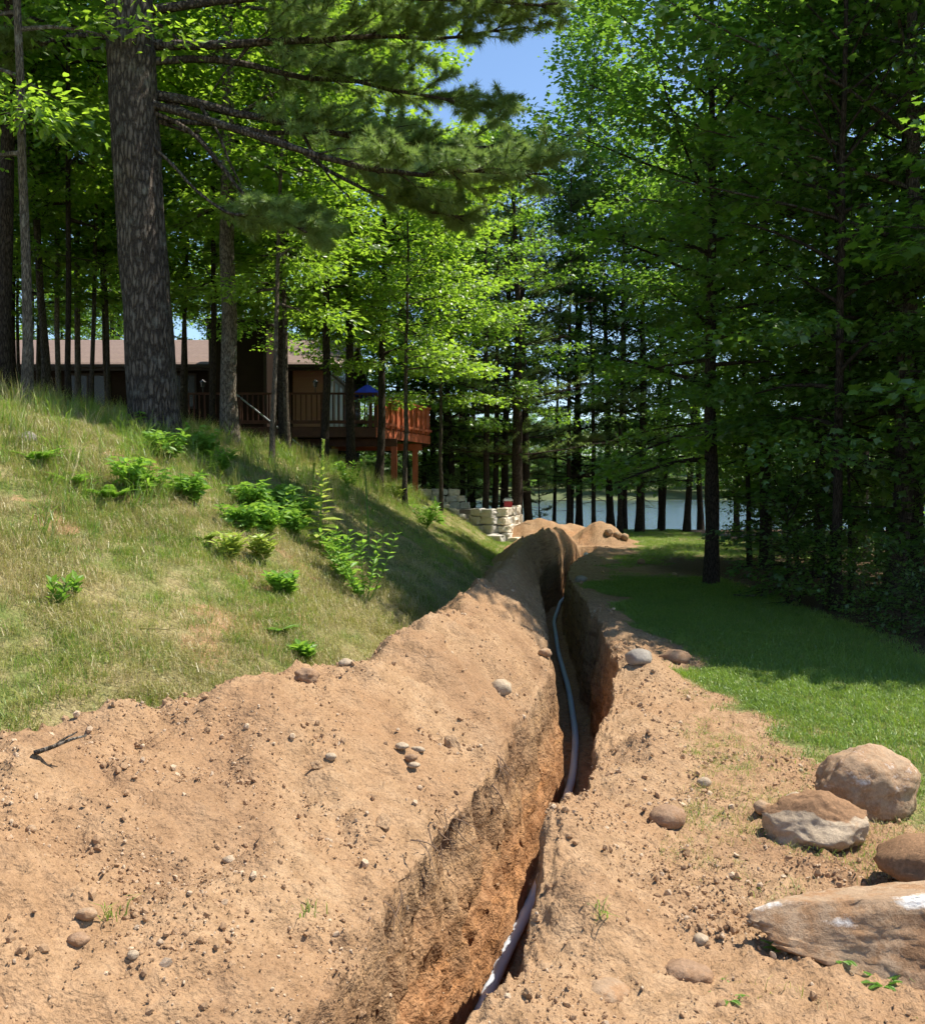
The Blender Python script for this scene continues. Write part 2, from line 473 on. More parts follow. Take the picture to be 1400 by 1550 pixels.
SLOPE = table([-45, 3, 5, 7, 9, 24, 320], [0.38, 0.40, 0.43, 0.50, 0.60, 0.60, 0.6], 1.0)
EDGE = table([-45, 2, 3.5, 4.6, 5.3, 6.2, 7.2, 9, 12, 16, 24, 27, 320], [3.0, 2.7, 2.1, 1.4, 1.0, 0.8, 0.55, 0.5, 0.45, 0.5, 0.8, 1.0, 0], 0.6)
TW, TD = 0.50, 1.0
MOUNDS = [(2.5, 30.2, 0.78, 1.3, 0.9), (4.25, 28.6, 0.74, 0.8, 0.8), (3.5, 30.6, 0.62, 1.2, 0.8), (1.3, 31.4, 0.45, 0.9, 0.7), (2.0, 25.0, 0.55, 0.7, 1.2)]
SHORE = 40.5
LAKE_Z = -0.6

def bank_h(x, y):
    d = TOE(y) - x + 0.15 * pn(x * 0.4, y * 0.4, 5.1)
    s = SLOPE(y)
    ds = 0.25 * np.log1p(np.exp(np.clip(d / 0.25, -30, 30)))
    k = 3.4
    over = 0.5 * np.log1p(np.exp(np.clip((ds - k) / 0.5, -30, 60)))
    far = np.maximum(ds - 13, 0)
    b = s * (ds - over) + 0.2 * over - 0.16 * far
    side = sst(-3.0, -6.5, x)
    b = b * (1 - sst(29.5, 33.5, y) * (1 - side)) * (1 - sst(34, 42, y) * 0.55)
    return b + 0.25 * sst(-0.5, 0.6, d) * (1 - sst(29.5, 33.5, y) * (1 - side))

def surf(x, y, fine=True):
    """height and the share of spoil, before the trench is cut"""
    u = x - RLIP(y)
    base = 0.05 * pn(x * 0.35, y * 0.35, 1.7) - sst(SHORE - 2.5, SHORE + 4, y) * 1.3
    bank = bank_h(x, y)
    far = 1 - sst(12, 40, y) * 0.6
    rough = 0.05 * fbm(x * 1.1, y * 1.1, 9.2, 3)
    z0 = base + bank + rough * sst(0.05, 0.6, bank)
    # spoil heap to the left of the trench
    c, hh = CREST(y), HEAPH(y) * (1 + 0.16 * pn(y * 0.9, 3.3, 0.2) + 0.10 * pn(y * 2.3, 7.7, 0.9))
    c = c * (1 + 0.10 * pn(y * 0.8, 1.1, 8.8))
    t = np.clip((-u - TW) / np.maximum(c - TW, 0.1), 0, 1)
    up = hh * (1 - (1 - t) ** 1.55)
    down = hh - 0.80 * np.maximum(-u - c, 0)
    heap = np.where(-u > c, down, up)
    heap = np.where((u > -TW + 0.02) | (hh < 0.03), -5, heap)
    for mx, my, mh, rx, ry in MOUNDS:
        g_ = mh * np.exp(-((x - mx) / rx) ** 2 - ((y - my) / ry) ** 2) - 0.06
        heap = np.maximum(heap, np.where(g_ > -0.02, g_, -5))
    # low berm of soil to the right of the trench
    berm = (0.13 + 0.10 * pn(y * 1.6, 4.4, 2.2)) * (1 + 0.5 * pn(x * 4.5, y * 4.5, 3.6)) * np.exp(-((u - 0.16) / np.where(u < 0.16, 0.22, 0.34)) ** 2) * (u > -0.1)
    berm = berm * (0.5 + 0.5 * sst(3.2, 3.8, y)) * (1 - 0.6 * sst(4.3, 4.8, y) * (1 - sst(6.4, 7.2, y))) * sst(0.8, 2.0, y) * (1 - sst(9, 16, y) * 0.7) * (1 - sst(26, 28, y))
    for bx, by, bh, br in ((0.47, 3.32, 0.13, 0.16), (1.12, 5.5, 0.15, 0.17), (0.36, 4.0, 0.12, 0.2), (1.60, 7.75, 0.12, 0.22), (0.2, 2.75, 0.08, 0.2)):
        berm = berm + bh * np.exp(-(((x - bx) ** 2 + (y - by) ** 2) / br ** 2))
    z0 = z0 + np.where(u > -0.12, berm, 0)
    sp = sst(-0.03, 0.05, heap - z0)
    z = z0 * (1 - sp) + np.maximum(heap, z0) * sp
    inv = sst(EDGE(y) + 0.5, EDGE(y) - 0.2, u + 0.55 * fbm(x * 0.9, y * 0.9, 2.5, 3)) * (u > -TW - 0.1)
    inv = np.maximum(inv, 0.9 * np.exp(-(((x - 4.3) / 2.0) ** 2 + ((y - 18.8) / 1.7) ** 2)) * sst(16, 17.5, y))
    dirt = np.clip(np.maximum(sp, inv), 0, 1)
    if fine:
        k = sst(30, 6, y) * 0.75 + 0.25
        big = 0.085 * fbm(x * 1.7, y * 1.7, 3.1, 2) + 0.10 * sst(20, 25, y) * fbm(x * 1.6, y * 1.6, 6.1, 3) + 0.035 * (np.abs(pn(x * 2.6, y * 2.6, 8.8)) - 0.25)
        med = 0.05 * fbm(x * 5.0, y * 5.0, 6.4, 2)
        cl = np.maximum(pn(x * 11, y * 11, 1.2), 0) ** 1.3 * 0.055 * sst(-0.2, 0.3, pn(x * 1.6, y * 1.6, 4.9))
        cl2 = np.maximum(pn(x * 26, y * 26, 2.2) - 0.05, 0) * 0.042 + 0.022 * np.abs(pn(x * 15, y * 15, 5.2))
        mic = 0.012 * fbm(x * 45, y * 45, 7.5, 2, 0.7)
        z = z + sp * (big + med) * far + dirt * (cl + cl2 + mic) * k
        z = z + (1 - dirt) * (0.018 * fbm(x * 3, y * 3, 8.4, 3)) * (0.4 + sst(0.1, 0.5, bank))
        z = z + 0.012 * inv * fbm(x * 4, y * 4, 5.5, 3)
    return z, dirt, sp, bank, inv

def edges(y):
    n = fbm(y * 2.1, 0.3, 6.6, 3); m = fbm(y * 2.3, 5.3, 2.6, 3)
    return -TW + 0.045 * n, 0.05 * m - 0.05 * np.exp(-((y - 6.0) / 0.5) ** 2)

def trench_in(x, y):
    u = x - RLIP(y)
    ul, ur = edges(y)
    ins = np.clip((u - (ul - 0.05)) / 0.11, 0, 1) * np.clip(((ur + 0.05) - u) / 0.11, 0, 1)
    return ins * sst(1.0, 1.6, y) * (1 - sst(26.4, 27.2, y))

def H(x, y, fine=True):
    x = np.atleast_1d(np.asarray(x, float)); y = np.atleast_1d(np.asarray(y, float))
    z = surf(x, y, fine)[0]
    i = trench_in(x, y)
    return z * (1 - i) + (-TD) * i

def Hs(x, y): return float(H(x, y)[0])

def pix_ground(px, py, y0=1.5, y1=60.0):
    """where the ray through a pixel first meets the ground"""
    ys = np.linspace(y0, y1, 6000)
    a, b = at(px, py, 1.0), at(px, py, 2.0)
    xs = a.x * ys; zs = CAM_Z + (a.z - CAM_Z) * ys
    g = H(xs, ys, False)
    k = np.argmax(zs < g) if (zs < g).any() else len(ys) - 1
    return float(xs[k]), float(ys[k]), Hs(xs[k], ys[k])

def build_terrain():
    ys = [-40, -20, -10, -6, -4, -3, -2, -1.2, -0.6, -0.2, 0.2, 0.6]
    y = 0.9
    while y < 47:
        ys.append(y)
        st = 0.0052 * y if y < 30 else 0.012 * y
        y += max(0.05 if y < 1.9 else 0.0145, st)
    ys = np.array(ys + [48, 50, 55, 62, 75, 95, 120, 160, 200, 212, 218, 226, 240, 270, 310], float)
    us = set()
    def rng(a, b, s):
        for v in np.arange(a, b, s): us.add(round(float(v), 4))
    rng(-3.2, -0.62, 0.0225); rng(-0.62, -0.50 + 0.14, 0.0048); rng(-0.36, -0.12, 0.022)
    rng(-0.12, 0.13, 0.0048); rng(0.13, 2.6, 0.0225); rng(2.6, 5.0, 0.06)
    v, s = 5.0, 0.12
    while v < 260: us.add(round(v, 3)); v += s; s *= 1.17
    v, s = -3.2, 0.025
    while v > -8: us.add(round(v, 3)); v -= s; s = min(s * 1.02, 0.09)
    while v > -260: us.add(round(v, 3)); v -= s; s *= 1.15
    us = np.array(sorted(us))
    Y, U = np.meshgrid(ys, us, indexing='ij')
    X = U + RLIP(Y)
    z, dirt, sp, bank, inv = surf(X, Y)
    ins = trench_in(X, Y)
    fl = -TD + 0.05 * fbm(X * 4, Y * 4, 3.3, 3) + 0.02 * fbm(X * 18, Y * 18, 4.4, 3)
    Z = z * (1 - ins) + fl * ins
    # ragged trench walls
    wall = np.clip(4 * ins * (1 - ins), 0, 1) ** 0.5 * (Y > 1.0)
    sgn = np.where(U < -TW / 2, -1.0, 1.0)
    amp = np.clip(1.2 - Y / 30, 0.4, 1)
    dn = 0.035 * fbm(Y * 2.6, Z * 2.2, 1.5 + sgn * 3, 3, 0.6) + 0.022 * pn(Y * 19 + Z * 4, Z * 1.6, 4.5) + 0.036 * fbm(Y * 12, Z * 11, 7.5 + sgn * 3, 3, 0.65)
    dn = dn + 0.03 * (np.abs(pn(Y * 8.5 + Z * 2, Z * 5.0, 2.5 + sgn)) - 0.2)
    for hy, hz, ha, ry, rz in ((4.5, -0.10, 0.20, 0.10, 0.10), (4.05, -0.12, 0.09, 0.05, 0.15), (3.55, -0.2, 0.10, 0.05, 0.2), (5.45, -0.02, 0.12, 0.08, 0.16),
                               (5.9, -0.1, 0.1, 0.08, 0.1), (3.75, -0.42, 0.10, 0.12, 0.06), (4.0, -0.5, 0.09, 0.10, 0.05), (4.9, -0.12, 0.08, 0.06, 0.14)):
        dn = dn + np.where(sgn < 0, ha * np.exp(-((Y - hy) / ry) ** 2 - ((Z - hz) / rz) ** 2), 0)
    X2 = X + sgn * dn * wall * amp
    Z2 = Z + 0.03 * wall * amp * fbm(Y * 9, X * 9, Z * 6, 3)
    # what the surface is made of: r spoil / bare soil, g deep red soil, b forest litter, a darker brown soil, rooty on the trench wall
    intr = (ins > 0.02).astype(float)
    d = np.maximum(dirt, intr)
    bp = sst(0.22, 0.55, fbm(X * 0.9, Y * 0.9, 7.1, 4)) * sst(0.2, 0.6, bank) * (1 - sst(10, 15, Y)) * 0.62
    d = np.maximum(d, bp)
    red = np.clip(sst(-0.22, -0.62, Z + 0.16 * fbm(Y * 2, Z * 2, 0.5, 3)), 0, 1) * 0.9
    red = np.maximum(red, 0.6 * sst(20, 23, Y) * sp * sst(0.0, 0.4, pn(X * 1.2, Y * 1.2, 3.0)))
    red = np.maximum(red, bp * 0.2)
    litter = sst(3.4, 4.6, X + 0.5 * fbm(X * 0.5, Y * 0.5, 3, 3)) * sst(-1, 1.5, Y - 6.2) * (1 - sst(21.5, 24, Y) * sst(8.5, 6.5, X))
    litter = np.maximum(litter, sst(33, 36, Y) * 0.8 * sst(7.0, 9.0, np.abs(X - 5)))
    litter = np.maximum(litter, sst(-5.2, -7, X) * sst(9, 12, Y) * 0.7)
    org = sst(0.10, -0.02, Z) * sst(-0.42, -0.12, Z) * intr * sst(0, 0.08, 1 - np.abs(2 * ins - 1)) * (0.8 * sst(0.05, 0.45, pn(Y * 2.4, 0.7, 4.1)))
    org = np.maximum(org, 0.12 * sst(-0.85, -0.6, U) * sst(-0.42, -0.52, U) * (sp > 0.3) * sst(-0.1, 0.4, pn(X * 3, Y * 1.5, 1.9)) * (1 - sst(7, 10, Y)))
    org = np.maximum(org, 0.4 * inv * sst(0.12, 0.4, pn(X * 1.3, Y * 1.3, 6.9)))
    org = np.maximum(org, 0.95 * (1 - intr) * sp * sst(9.5, 12.5, Y + 0.8 * pn(X, Y, 5)) * 0.45)  # darker brown on the heap from mid distance onward
    org = np.maximum(org, 0.9 * inv * sst(7.0, 9.5, Y))  # darker brown on the bare strip farther along
    col = np.stack([d, red, litter * (1 - intr), np.clip(org, 0, 1)], -1)
    P = np.stack([X2, Y, Z2], -1)
    nv, nu = P.shape[:2]
    idx = np.arange(nv * nu).reshape(nv, nu)
    Q = np.stack([idx[:-1, :-1], idx[:-1, 1:], idx[1:, 1:], idx[1:, :-1]], -1).reshape(-1, 4)
    def fc(A): return ((A[:-1, :-1] + A[:-1, 1:] + A[1:, 1:] + A[1:, :-1]) / 4).ravel()
    fi, fs, fb, fx, fy, fu, fd, fl_ = fc(ins), fc(sp), fc(bank), fc(X), fc(Y), fc(U), fc(inv), fc(litter)
    cls = np.zeros(len(Q), int)                                           # 0 lawn
    cls[(fb > 0.22)] = 1                                                    # bank
    cls[(fl_ > 0.5) & (fx > 2)] = 4                                         # forest floor
    cls[(fd > 0.5) & (fu > -0.6) & (fy < 29) & (fy > 0.5)] = 5              # bare soil
    cls[fs > 0.5] = 2
    cls[fi > 0.02] = 3
    cls[fy > SHORE] = 6
    P = P.reshape(-1, 3); col = col.reshape(-1, 4)
    info = {0: ('lawn', 'mown green lawn between the trench and the dark wood', 'lawn'),
            1: ('hillside', 'steep weedy grass bank below the house and the big pine', 'hillside'),
            2: ('spoil_heap', 'long heap of dry tan soil thrown up beside the trench', 'soil heap'),
            3: ('trench', 'narrow vertical walled trench with reddish soil and a conduit in it', 'trench'),
            4: ('forest_floor', 'dark leaf litter under the trees beside the lawn', 'forest floor'),
            5: ('bare_ground', 'trampled tan soil strip between the trench edge and the grass', 'soil'),
            6: ('lake_bed', 'sloping lake bed under the water', 'ground')}
    for k, (nm, lb, ct) in info.items():
        q = Q[cls == k]
        if not len(q): continue
        used, inv_ = np.unique(q.ravel(), return_inverse=True)
        me = mesh_np(nm, P[used], None, inv_.reshape(-1, 4), smooth=True, colors={'surf': col[used]})
        tag(obj(nm, me, M['earth']), lb, ct, kind='structure')
build_terrain()

# ------------------------------------------------------------------ lake and far shore
def mat_water():
    m, nt, out = nmat('water')
    pos = N(nt, 'ShaderNodeNewGeometry').outputs['Position']
    mp = N(nt, 'ShaderNodeMapping'); mp.inputs['Scale'].default_value = (0.7, 2.2, 1); L(nt, pos, mp.inputs[0])
    n1 = noise(nt, 1.3, 4, 0.6, mp.outputs[0]); n2 = noise(nt, 0.12, 3, 0.5, mp.outputs[0])
    b = bump(nt, n1, 0.42, 0.16)
    b = bump(nt, n2, 0.10, 0.6, b)
    p = principled(nt, out, (0.055, 0.085, 0.10), 0.10, b, 0.5)
    p.inputs['IOR'].default_value = 1.33
    return m
M['water'] = mat_water()
xs = np.concatenate([np.linspace(-400, -60, 8), np.linspace(-50, 50, 21), np.linspace(60, 400, 8)])
yl = np.concatenate([[38.5, 40, 42, 45], np.linspace(50, 216, 18)])
gy, gx = np.meshgrid(yl, xs, indexing='ij')
idx = np.arange(gx.size).reshape(gx.shape)
q = np.stack([idx[:-1, :-1], idx[:-1, 1:], idx[1:, 1:], idx[1:, :-1]], -1).reshape(-1, 4)
tag(obj('lake', mesh_np('lake', np.stack([gx, gy, np.full(gx.shape, LAKE_Z)], -1).reshape(-1, 3), None, q, True), M['water']),
    'calm blue lake seen between the tree trunks', 'lake', kind='structure')
xs = np.linspace(-420, 420, 120); ys = np.array([209, 211, 214, 220, 235, 260, 300, 360], float)
gy, gx = np.meshgrid(ys, xs, indexing='ij')
gy2 = gy + 3.5 * pn(gx * 0.02, 1.0, 2.0)
gz = np.interp(gy, ys, [-1.2, -0.5, 0.0, 1.0, 3, 8, 13, 15]) + 1.5 * pn(gx * 0.01, gy * 0.01, 4) * sst(212, 240, gy)
idx = np.arange(gx.size).reshape(gx.shape)
q = np.stack([idx[:-1, :-1], idx[:-1, 1:], idx[1:, 1:], idx[1:, :-1]], -1).reshape(-1, 4)
far = obj('far_shore', mesh_np('far_shore', np.stack([gx, gy2, gz], -1).reshape(-1, 3), None, q, True), simple_mat('far_shore', (0.10, 0.12, 0.05), 0.95, 0.4, 0.1))
tag(far, 'low far bank of the lake', 'shore', kind='structure')
# ------------------------------------------------------------------ trees
LEAF3 = (np.array([(0, 0, 0), (0.35, 0.30, 0.03), (0.62, 0.52, -0.06), (0.66, 0.20, 0.02), (1.0, 0.0, -0.10), (0.66, -0.20, 0.02), (0.62, -0.52, -0.06), (0.35, -0.30, 0.03)], float),
         np.array([(0, 3, 1), (1, 3, 2), (0, 5, 3), (3, 5, 4), (0, 7, 5), (7, 6, 5)]))
LEAF2 = (np.array([(0, 0, 0), (0.5, 0.34, 0.05), (1.0, 0, -0.10), (0.5, -0.34, 0.05)], float), np.array([(0, 2, 1), (0, 3, 2)]))
LEAFO = (np.array([(0, 0, 0), (0.25, 0.17, 0.03), (0.6, 0.21, 0.03), (1.0, 0, -0.08), (0.6, -0.21, 0.03), (0.25, -0.17, 0.03)], float), np.array([(0, 2, 1), (0, 3, 2), (0, 4, 3), (0, 5, 4)]))
_m = [(0.0, 0.0), (0.02, 0.12), (-0.05, 0.42), (0.14, 0.36), (0.20, 0.62), (0.36, 0.58), (0.40, 0.30), (0.55, 0.40), (0.62, 0.26), (0.80, 0.18), (1.0, 0.0)]
_mp = _m + [(a, -b) for a, b in _m[-2:0:-1]]
LEAF5 = (np.array([(0.30, 0, 0.0)] + [(a, b, -0.10 * (abs(b) + 0.6 * a * a)) for a, b in _mp], float),
         np.array([(0, i + 1, (i + 1) % len(_mp) + 1) for i in range(len(_mp))])[:, [0, 2, 1]])

def unit(v): return v / (np.linalg.norm(v, axis=-1, keepdims=True) + 1e-9)

def leaves(mb, P, D, Nn, S, tpl, rnd):
    """many leaves at once: points P, axes D, normals Nn, sizes S"""
    tv, tt = tpl
    D = unit(D); B = unit(np.cross(Nn, D)); Nn = np.cross(D, B)
    V = P[:, None] + S[:, None, None] * (tv[None, :, 0:1] * D[:, None] + tv[None, :, 1:2] * B[:, None] + tv[None, :, 2:3] * Nn[:, None])
    k = len(tv); n = len(P)
    T = (tt[None] + (np.arange(n) * k)[:, None, None]).reshape(-1, 3)
    mb.add(V.reshape(-1, 3), T, None, np.repeat(rnd, k))

def curve_pts(p0, d0, ln, n, bend, rs, wob=0.08):
    p = np.array(p0, float); d = unit(np.array(d0, float)); out = [p.copy()]
    for i in range(n):
        d = unit(d + np.array([0, 0, bend / n]) + rs.normal(0, wob, 3) * np.array([1, 1, 0.6]))
        p = p + d * ln / n; out.append(p.copy())
    return np.array(out)

def broadleaf(seed, h, r0, cb, cr, nbr, nsub, nleaf, size, tpl, lean=0.0, low=0.6, top=0.25, fork=0, flat=0.06, mats=None, seg=9, spread=0.20, fine=True):
    """trunk mesh and crown mesh of a broad leaved tree standing at the origin"""
    rs = np.random.RandomState(seed)
    tr, cw = MB(), MB()
    n = 14
    tz = np.linspace(-0.35, h, n)
    wob = np.cumsum(rs.normal(0, 0.028, (n, 2)), 0) * (h / 12)
    tp = np.stack([wob[:, 0] - wob[1, 0] + lean * np.maximum(tz, 0), wob[:, 1] - wob[1, 1], tz], 1)
    tt = np.clip(tz / h, 0, 1)
    rad = r0 * ((1 - tt) ** 0.8 * 0.95 + 0.05) * (1 + 0.5 * np.exp(-np.maximum(tz, 0) / 0.22))
    tr.tube(tp, rad, seg, rough=0.10, seed=seed)
    ax = lambda z: np.array([np.interp(z, tz, tp[:, 0]), np.interp(z, tz, tp[:, 1]), z])
    P, D, Nn = [], [], []
    az = rs.rand() * 6.28
    for i in range(nbr):
        f = (i + rs.rand()) / nbr
        z = cb + (h * 0.985 - cb) * f ** 0.9
        az += 2.4 + rs.normal(0, 0.35)
        prof = (low + (1 - low) * np.sin(min(1, f / 0.45) * 1.57)) * (1 if f < 0.45 else (1 - (1 - top) * ((f - 0.45) / 0.55) ** 1.4))
        ln = cr * prof * rs.uniform(0.65, 1.15)
        el = 0.05 + 0.85 * f + rs.normal(0, 0.12)
        d = np.array([math.cos(az) * math.cos(el), math.sin(az) * math.cos(el), math.sin(el)])
        bp = curve_pts(ax(z), d, ln, 6, -0.25 + 0.1 * f, rs, 0.07)
        rb = max(0.012, np.interp(z, tz, rad) * 0.42)
        tr.tube(bp, np.linspace(rb, 0.006, 7), 5)
        for j in range(nsub):
            s = 0.18 + 0.82 * (j + rs.rand()) / nsub
            q = s * 6; a = int(min(5, q)); p = bp[a] + (bp[a + 1] - bp[a]) * (q - a)
            dd = unit(bp[min(a + 1, 6)] - bp[a])
            ang = rs.choice([-1, 1]) * rs.uniform(0.4, 1.2)
            sd = np.array([dd[0] * math.cos(ang) - dd[1] * math.sin(ang), dd[0] * math.sin(ang) + dd[1] * math.cos(ang), dd[2] * 0.4 + rs.normal(0.05, 0.12)])
            sl_ = (0.35 + 0.30 * ln * (1.15 - s)) * rs.uniform(0.7, 1.2)
            sp_ = curve_pts(p, sd, sl_, 3, -0.25, rs, 0.10)
            if fine: tr.tube(sp_, np.linspace(0.008, 0.003, 4), 3)
            m = max(3, int(nleaf * rs.uniform(0.6, 1.4)))
            u = rs.rand(m) ** 0.75 * 3
            k = np.minimum(u.astype(int), 2)
            pp = sp_[k] + (sp_[k + 1] - sp_[k]) * (u - k)[:, None]
            off = rs.normal(0, 1, (m, 3)) * np.array([spread, spread, flat])
            P.append(pp + off)
            D.append(unit(sd)[None] * 0.6 + off * np.array([4, 4, 1]) + rs.normal(0, 0.35, (m, 3)) - np.array([0, 0, 0.25]))
            Nn.append(np.array([0, 0, 1.0]) + rs.normal(0, 0.38, (m, 3)))
    P, D, Nn = map(np.concatenate, (P, D, Nn))
    S = size * rs.uniform(0.45, 1.3, len(P))
    leaves(cw, P, D, Nn, S, tpl, rs.rand(len(P)))
    return tr.mesh('trunk', True), cw.mesh('crown')

def tufts(mb, P, D, ln, wd, nn, rs):
    """needle tufts: nn thin needles fanned out round each twig direction"""
    n = len(P)
    d = unit(np.repeat(D, nn, 0) * 0.75 + rs.normal(0, 0.55, (n * nn, 3)))
    p = np.repeat(P, nn, 0) + d * 0.005
    s = unit(np.cross(d, rs.normal(0, 1, (n * nn, 3))))
    l_ = (ln * rs.uniform(0.7, 1.15, n * nn))[:, None]
    V = np.stack([p - s * wd / 2, p + s * wd / 2, p + d * l_ + np.array([0, 0, -0.15]) * l_], 1)
    mb.add(V.reshape(-1, 3), np.arange(n * nn * 3).reshape(-1, 3), None, np.repeat(rs.rand(n), nn * 3))

def pine_limb(tr, cw, pts, r0, rs, start=0.3, nsub=10, sublen=0.8, ntuft=16, ln=0.11, wd=0.005, nn=26, drop=-0.05, seg=6):
    pts = np.asarray(pts, float)
    # resample with a smooth path
    n = 16
    t = np.linspace(0, len(pts) - 1, n)
    q = np.stack([np.interp(t, np.arange(len(pts)), pts[:, i]) for i in range(3)], 1)
    for _ in range(2): q[1:-1] = (q[:-2] + 2 * q[1:-1] + q[2:]) / 4
    q += rs.normal(0, 0.02, q.shape) * np.linspace(0, 1, n)[:, None]
    tr.tube(q, np.linspace(r0, 0.012, n), seg, rough=0.1, seed=rs.randint(99))
    P, D = [], []
    for j in range(nsub):
        s = start + (1 - start) * (j + rs.rand()) / nsub
        a = min(n - 2, int(s * (n - 1))); p = q[a]
        dd = unit(q[a + 1] - q[a])
        ang = rs.choice([-1, 1]) * rs.uniform(0.5, 1.1)
        sd = np.array([dd[0] * math.cos(ang) - dd[1] * math.sin(ang), dd[0] * math.sin(ang) + dd[1] * math.cos(ang), dd[2] * 0.5 + rs.normal(0.1, 0.15)])
        sp_ = curve_pts(p, sd, sublen * rs.uniform(0.6, 1.2) * (1.2 - 0.5 * s), 5, drop, rs, 0.12)
        tr.tube(sp_, np.linspace(0.014, 0.004, 6), 4)
        for k in range(3):
            a2 = rs.randint(1, 5)
            e = rs.choice([-1, 1]) * rs.uniform(0.4, 1.0); d2 = unit(sp_[a2 + 1] - sp_[a2]) if a2 < 5 else unit(sp_[5] - sp_[4])
            t2 = np.array([d2[0] * math.cos(e) - d2[1] * math.sin(e), d2[0] * math.sin(e) + d2[1] * math.cos(e), d2[2] + 0.15])
            tw = curve_pts(sp_[a2], t2, sublen * 0.45 * rs.uniform(0.6, 1.2), 3, 0.1, rs, 0.1)
            tr.tube(tw, np.linspace(0.006, 0.003, 4), 3)
            u = np.sort(rs.rand(ntuft // 2) * 0.8 + 0.2) * 3; kk = np.minimum(u.astype(int), 2)
            P.append(tw[kk] + (tw[kk + 1] - tw[kk]) * (u - kk)[:, None]); D.append(np.repeat(unit(t2)[None], len(u), 0) + np.array([0, 0, 0.15]))
        u = np.sort(rs.rand(ntuft) * 0.75 + 0.25) * 5; kk = np.minimum(u.astype(int), 4)
        P.append(sp_[kk] + (sp_[kk + 1] - sp_[kk]) * (u - kk)[:, None]); D.append(np.repeat(unit(sd)[None], len(u), 0) + np.array([0, 0, 0.2]))
    tufts(cw, np.concatenate(P), np.concatenate(D), ln, wd, nn, rs)

def pine_tree(seed, h, r0, cb, cr, nwh, ln=0.14, wd=0.022, nn=7, nsub=6, ntuft=8, dead=6):
    rs = np.random.RandomState(seed)
    tr, cw = MB(), MB()
    n = 14; tz = np.linspace(-0.35, h, n); tt = np.clip(tz / h, 0, 1)
    wob = np.cumsum(rs.normal(0, 0.03, (n, 2)), 0)
    tp = np.stack([wob[:, 0] - wob[1, 0], wob[:, 1] - wob[1, 1], tz], 1)
    rad = r0 * ((1 - tt) ** 0.75 * 0.96 + 0.04) * (1 + 0.35 * np.exp(-np.maximum(tz, 0) / 0.25))
    tr.tube(tp, rad, 9, rough=0.08, seed=seed)
    for i in range(dead):                                                 # bare dead limbs under the crown
        z = cb * rs.uniform(0.35, 1.0); az = rs.rand() * 6.28
        q = curve_pts((np.interp(z, tz, tp[:, 0]), np.interp(z, tz, tp[:, 1]), z), (math.cos(az), math.sin(az), rs.uniform(-0.2, 0.25)), rs.uniform(0.5, 1.6), 5, -0.1, rs, 0.12)
        tr.tube(q, np.linspace(0.016, 0.004, 6), 4)
    for w in range(nwh):
        f = (w + 0.3 * rs.rand()) / nwh
        z = cb + (h - 0.3 - cb) * f
        for k in range(rs.randint(3, 6)):
            az = rs.rand() * 6.28; ln_ = cr * (1.0 - 0.72 * f) * rs.uniform(0.6, 1.15)
            q = curve_pts((np.interp(z, tz, tp[:, 0]), np.interp(z, tz, tp[:, 1]), z), (math.cos(az), math.sin(az), 0.05 + 0.45 * f), ln_, 5, 0.12, rs, 0.06)
            pine_limb(tr, cw, q, max(0.014, r0 * 0.16 * (1 - 0.6 * f)), rs, 0.28, nsub, ln_ * 0.36, ntuft, ln, wd, nn, 0.06, 4)
    return tr.mesh('trunk', True), cw.mesh('crown')

TM = {}
TM['mapleA'] = broadleaf(1, 13.0, 0.16, 2.6, 3.7, 46, 8, 40, 0.135, LEAF3)
TM['mapleB'] = broadleaf(2, 14.0, 0.15, 3.2, 3.4, 44, 8, 38, 0.135, LEAF3, low=0.7)
TM['mapleC'] = broadleaf(3, 12.0, 0.13, 1.9, 3.2, 42, 8, 46, 0.115, LEAF3, lean=0.02)
TM['edge'] = broadleaf(31, 12.5, 0.14, 2.2, 3.6, 50, 8, 42, 0.125, LEAF3, low=0.7, top=0.4, flat=0.07)
TM['shoreA'] = broadleaf(32, 14.0, 0.16, 1.9, 2.7, 44, 7, 34, 0.14, LEAFO, low=0.8, flat=0.10)
TM['tallA'] = broadleaf(4, 15.0, 0.14, 3.3, 3.0, 40, 8, 36, 0.145, LEAF3, low=0.5)
TM['tallB'] = broadleaf(5, 14.0, 0.12, 2.9, 2.7, 38, 8, 40, 0.135, LEAFO, low=0.5, flat=0.09, lean=-0.015)
TM['tallC'] = broadleaf(16, 16.0, 0.16, 3.8, 3.2, 42, 8, 36, 0.15, LEAF3, low=0.5)
TM['young'] = broadleaf(6, 7.5, 0.06, 1.3, 2.5, 32, 8, 42, 0.125, LEAF3, low=0.75, flat=0.045)
TM['youngB'] = broadleaf(7, 8.5, 0.06, 2.9, 2.6, 30, 8, 44, 0.125, LEAF3, low=0.8, flat=0.045)
TM['near'] = broadleaf(8, 12.0, 0.15, 2.2, 3.9, 40, 7, 32, 0.135, LEAF5, low=0.8, flat=0.05)
TM['sapling'] = broadleaf(9, 4.0, 0.025, 0.8, 1.0, 16, 5, 20, 0.11, LEAF3, seg=6, spread=0.15)
TM['shrub'] = broadleaf(10, 1.7, 0.018, 0.15, 0.85, 18, 5, 18, 0.095, LEAF3, low=0.9, seg=5, spread=0.13)
TM['shrubB'] = broadleaf(12, 1.1, 0.014, 0.1, 0.7, 15, 5, 16, 0.085, LEAFO, low=0.9, seg=5, spread=0.12)
TM['pineA'] = pine_tree(21, 17.0, 0.19, 3.2, 3.2, 11)
TM['pineB'] = pine_tree(22, 15.0, 0.16, 2.0, 2.7, 11, dead=10)
TM['spruce'] = pine_tree(23, 5.0, 0.06, 0.4, 1.5, 9, 0.09, 0.016, 6, 5, 7, 0)

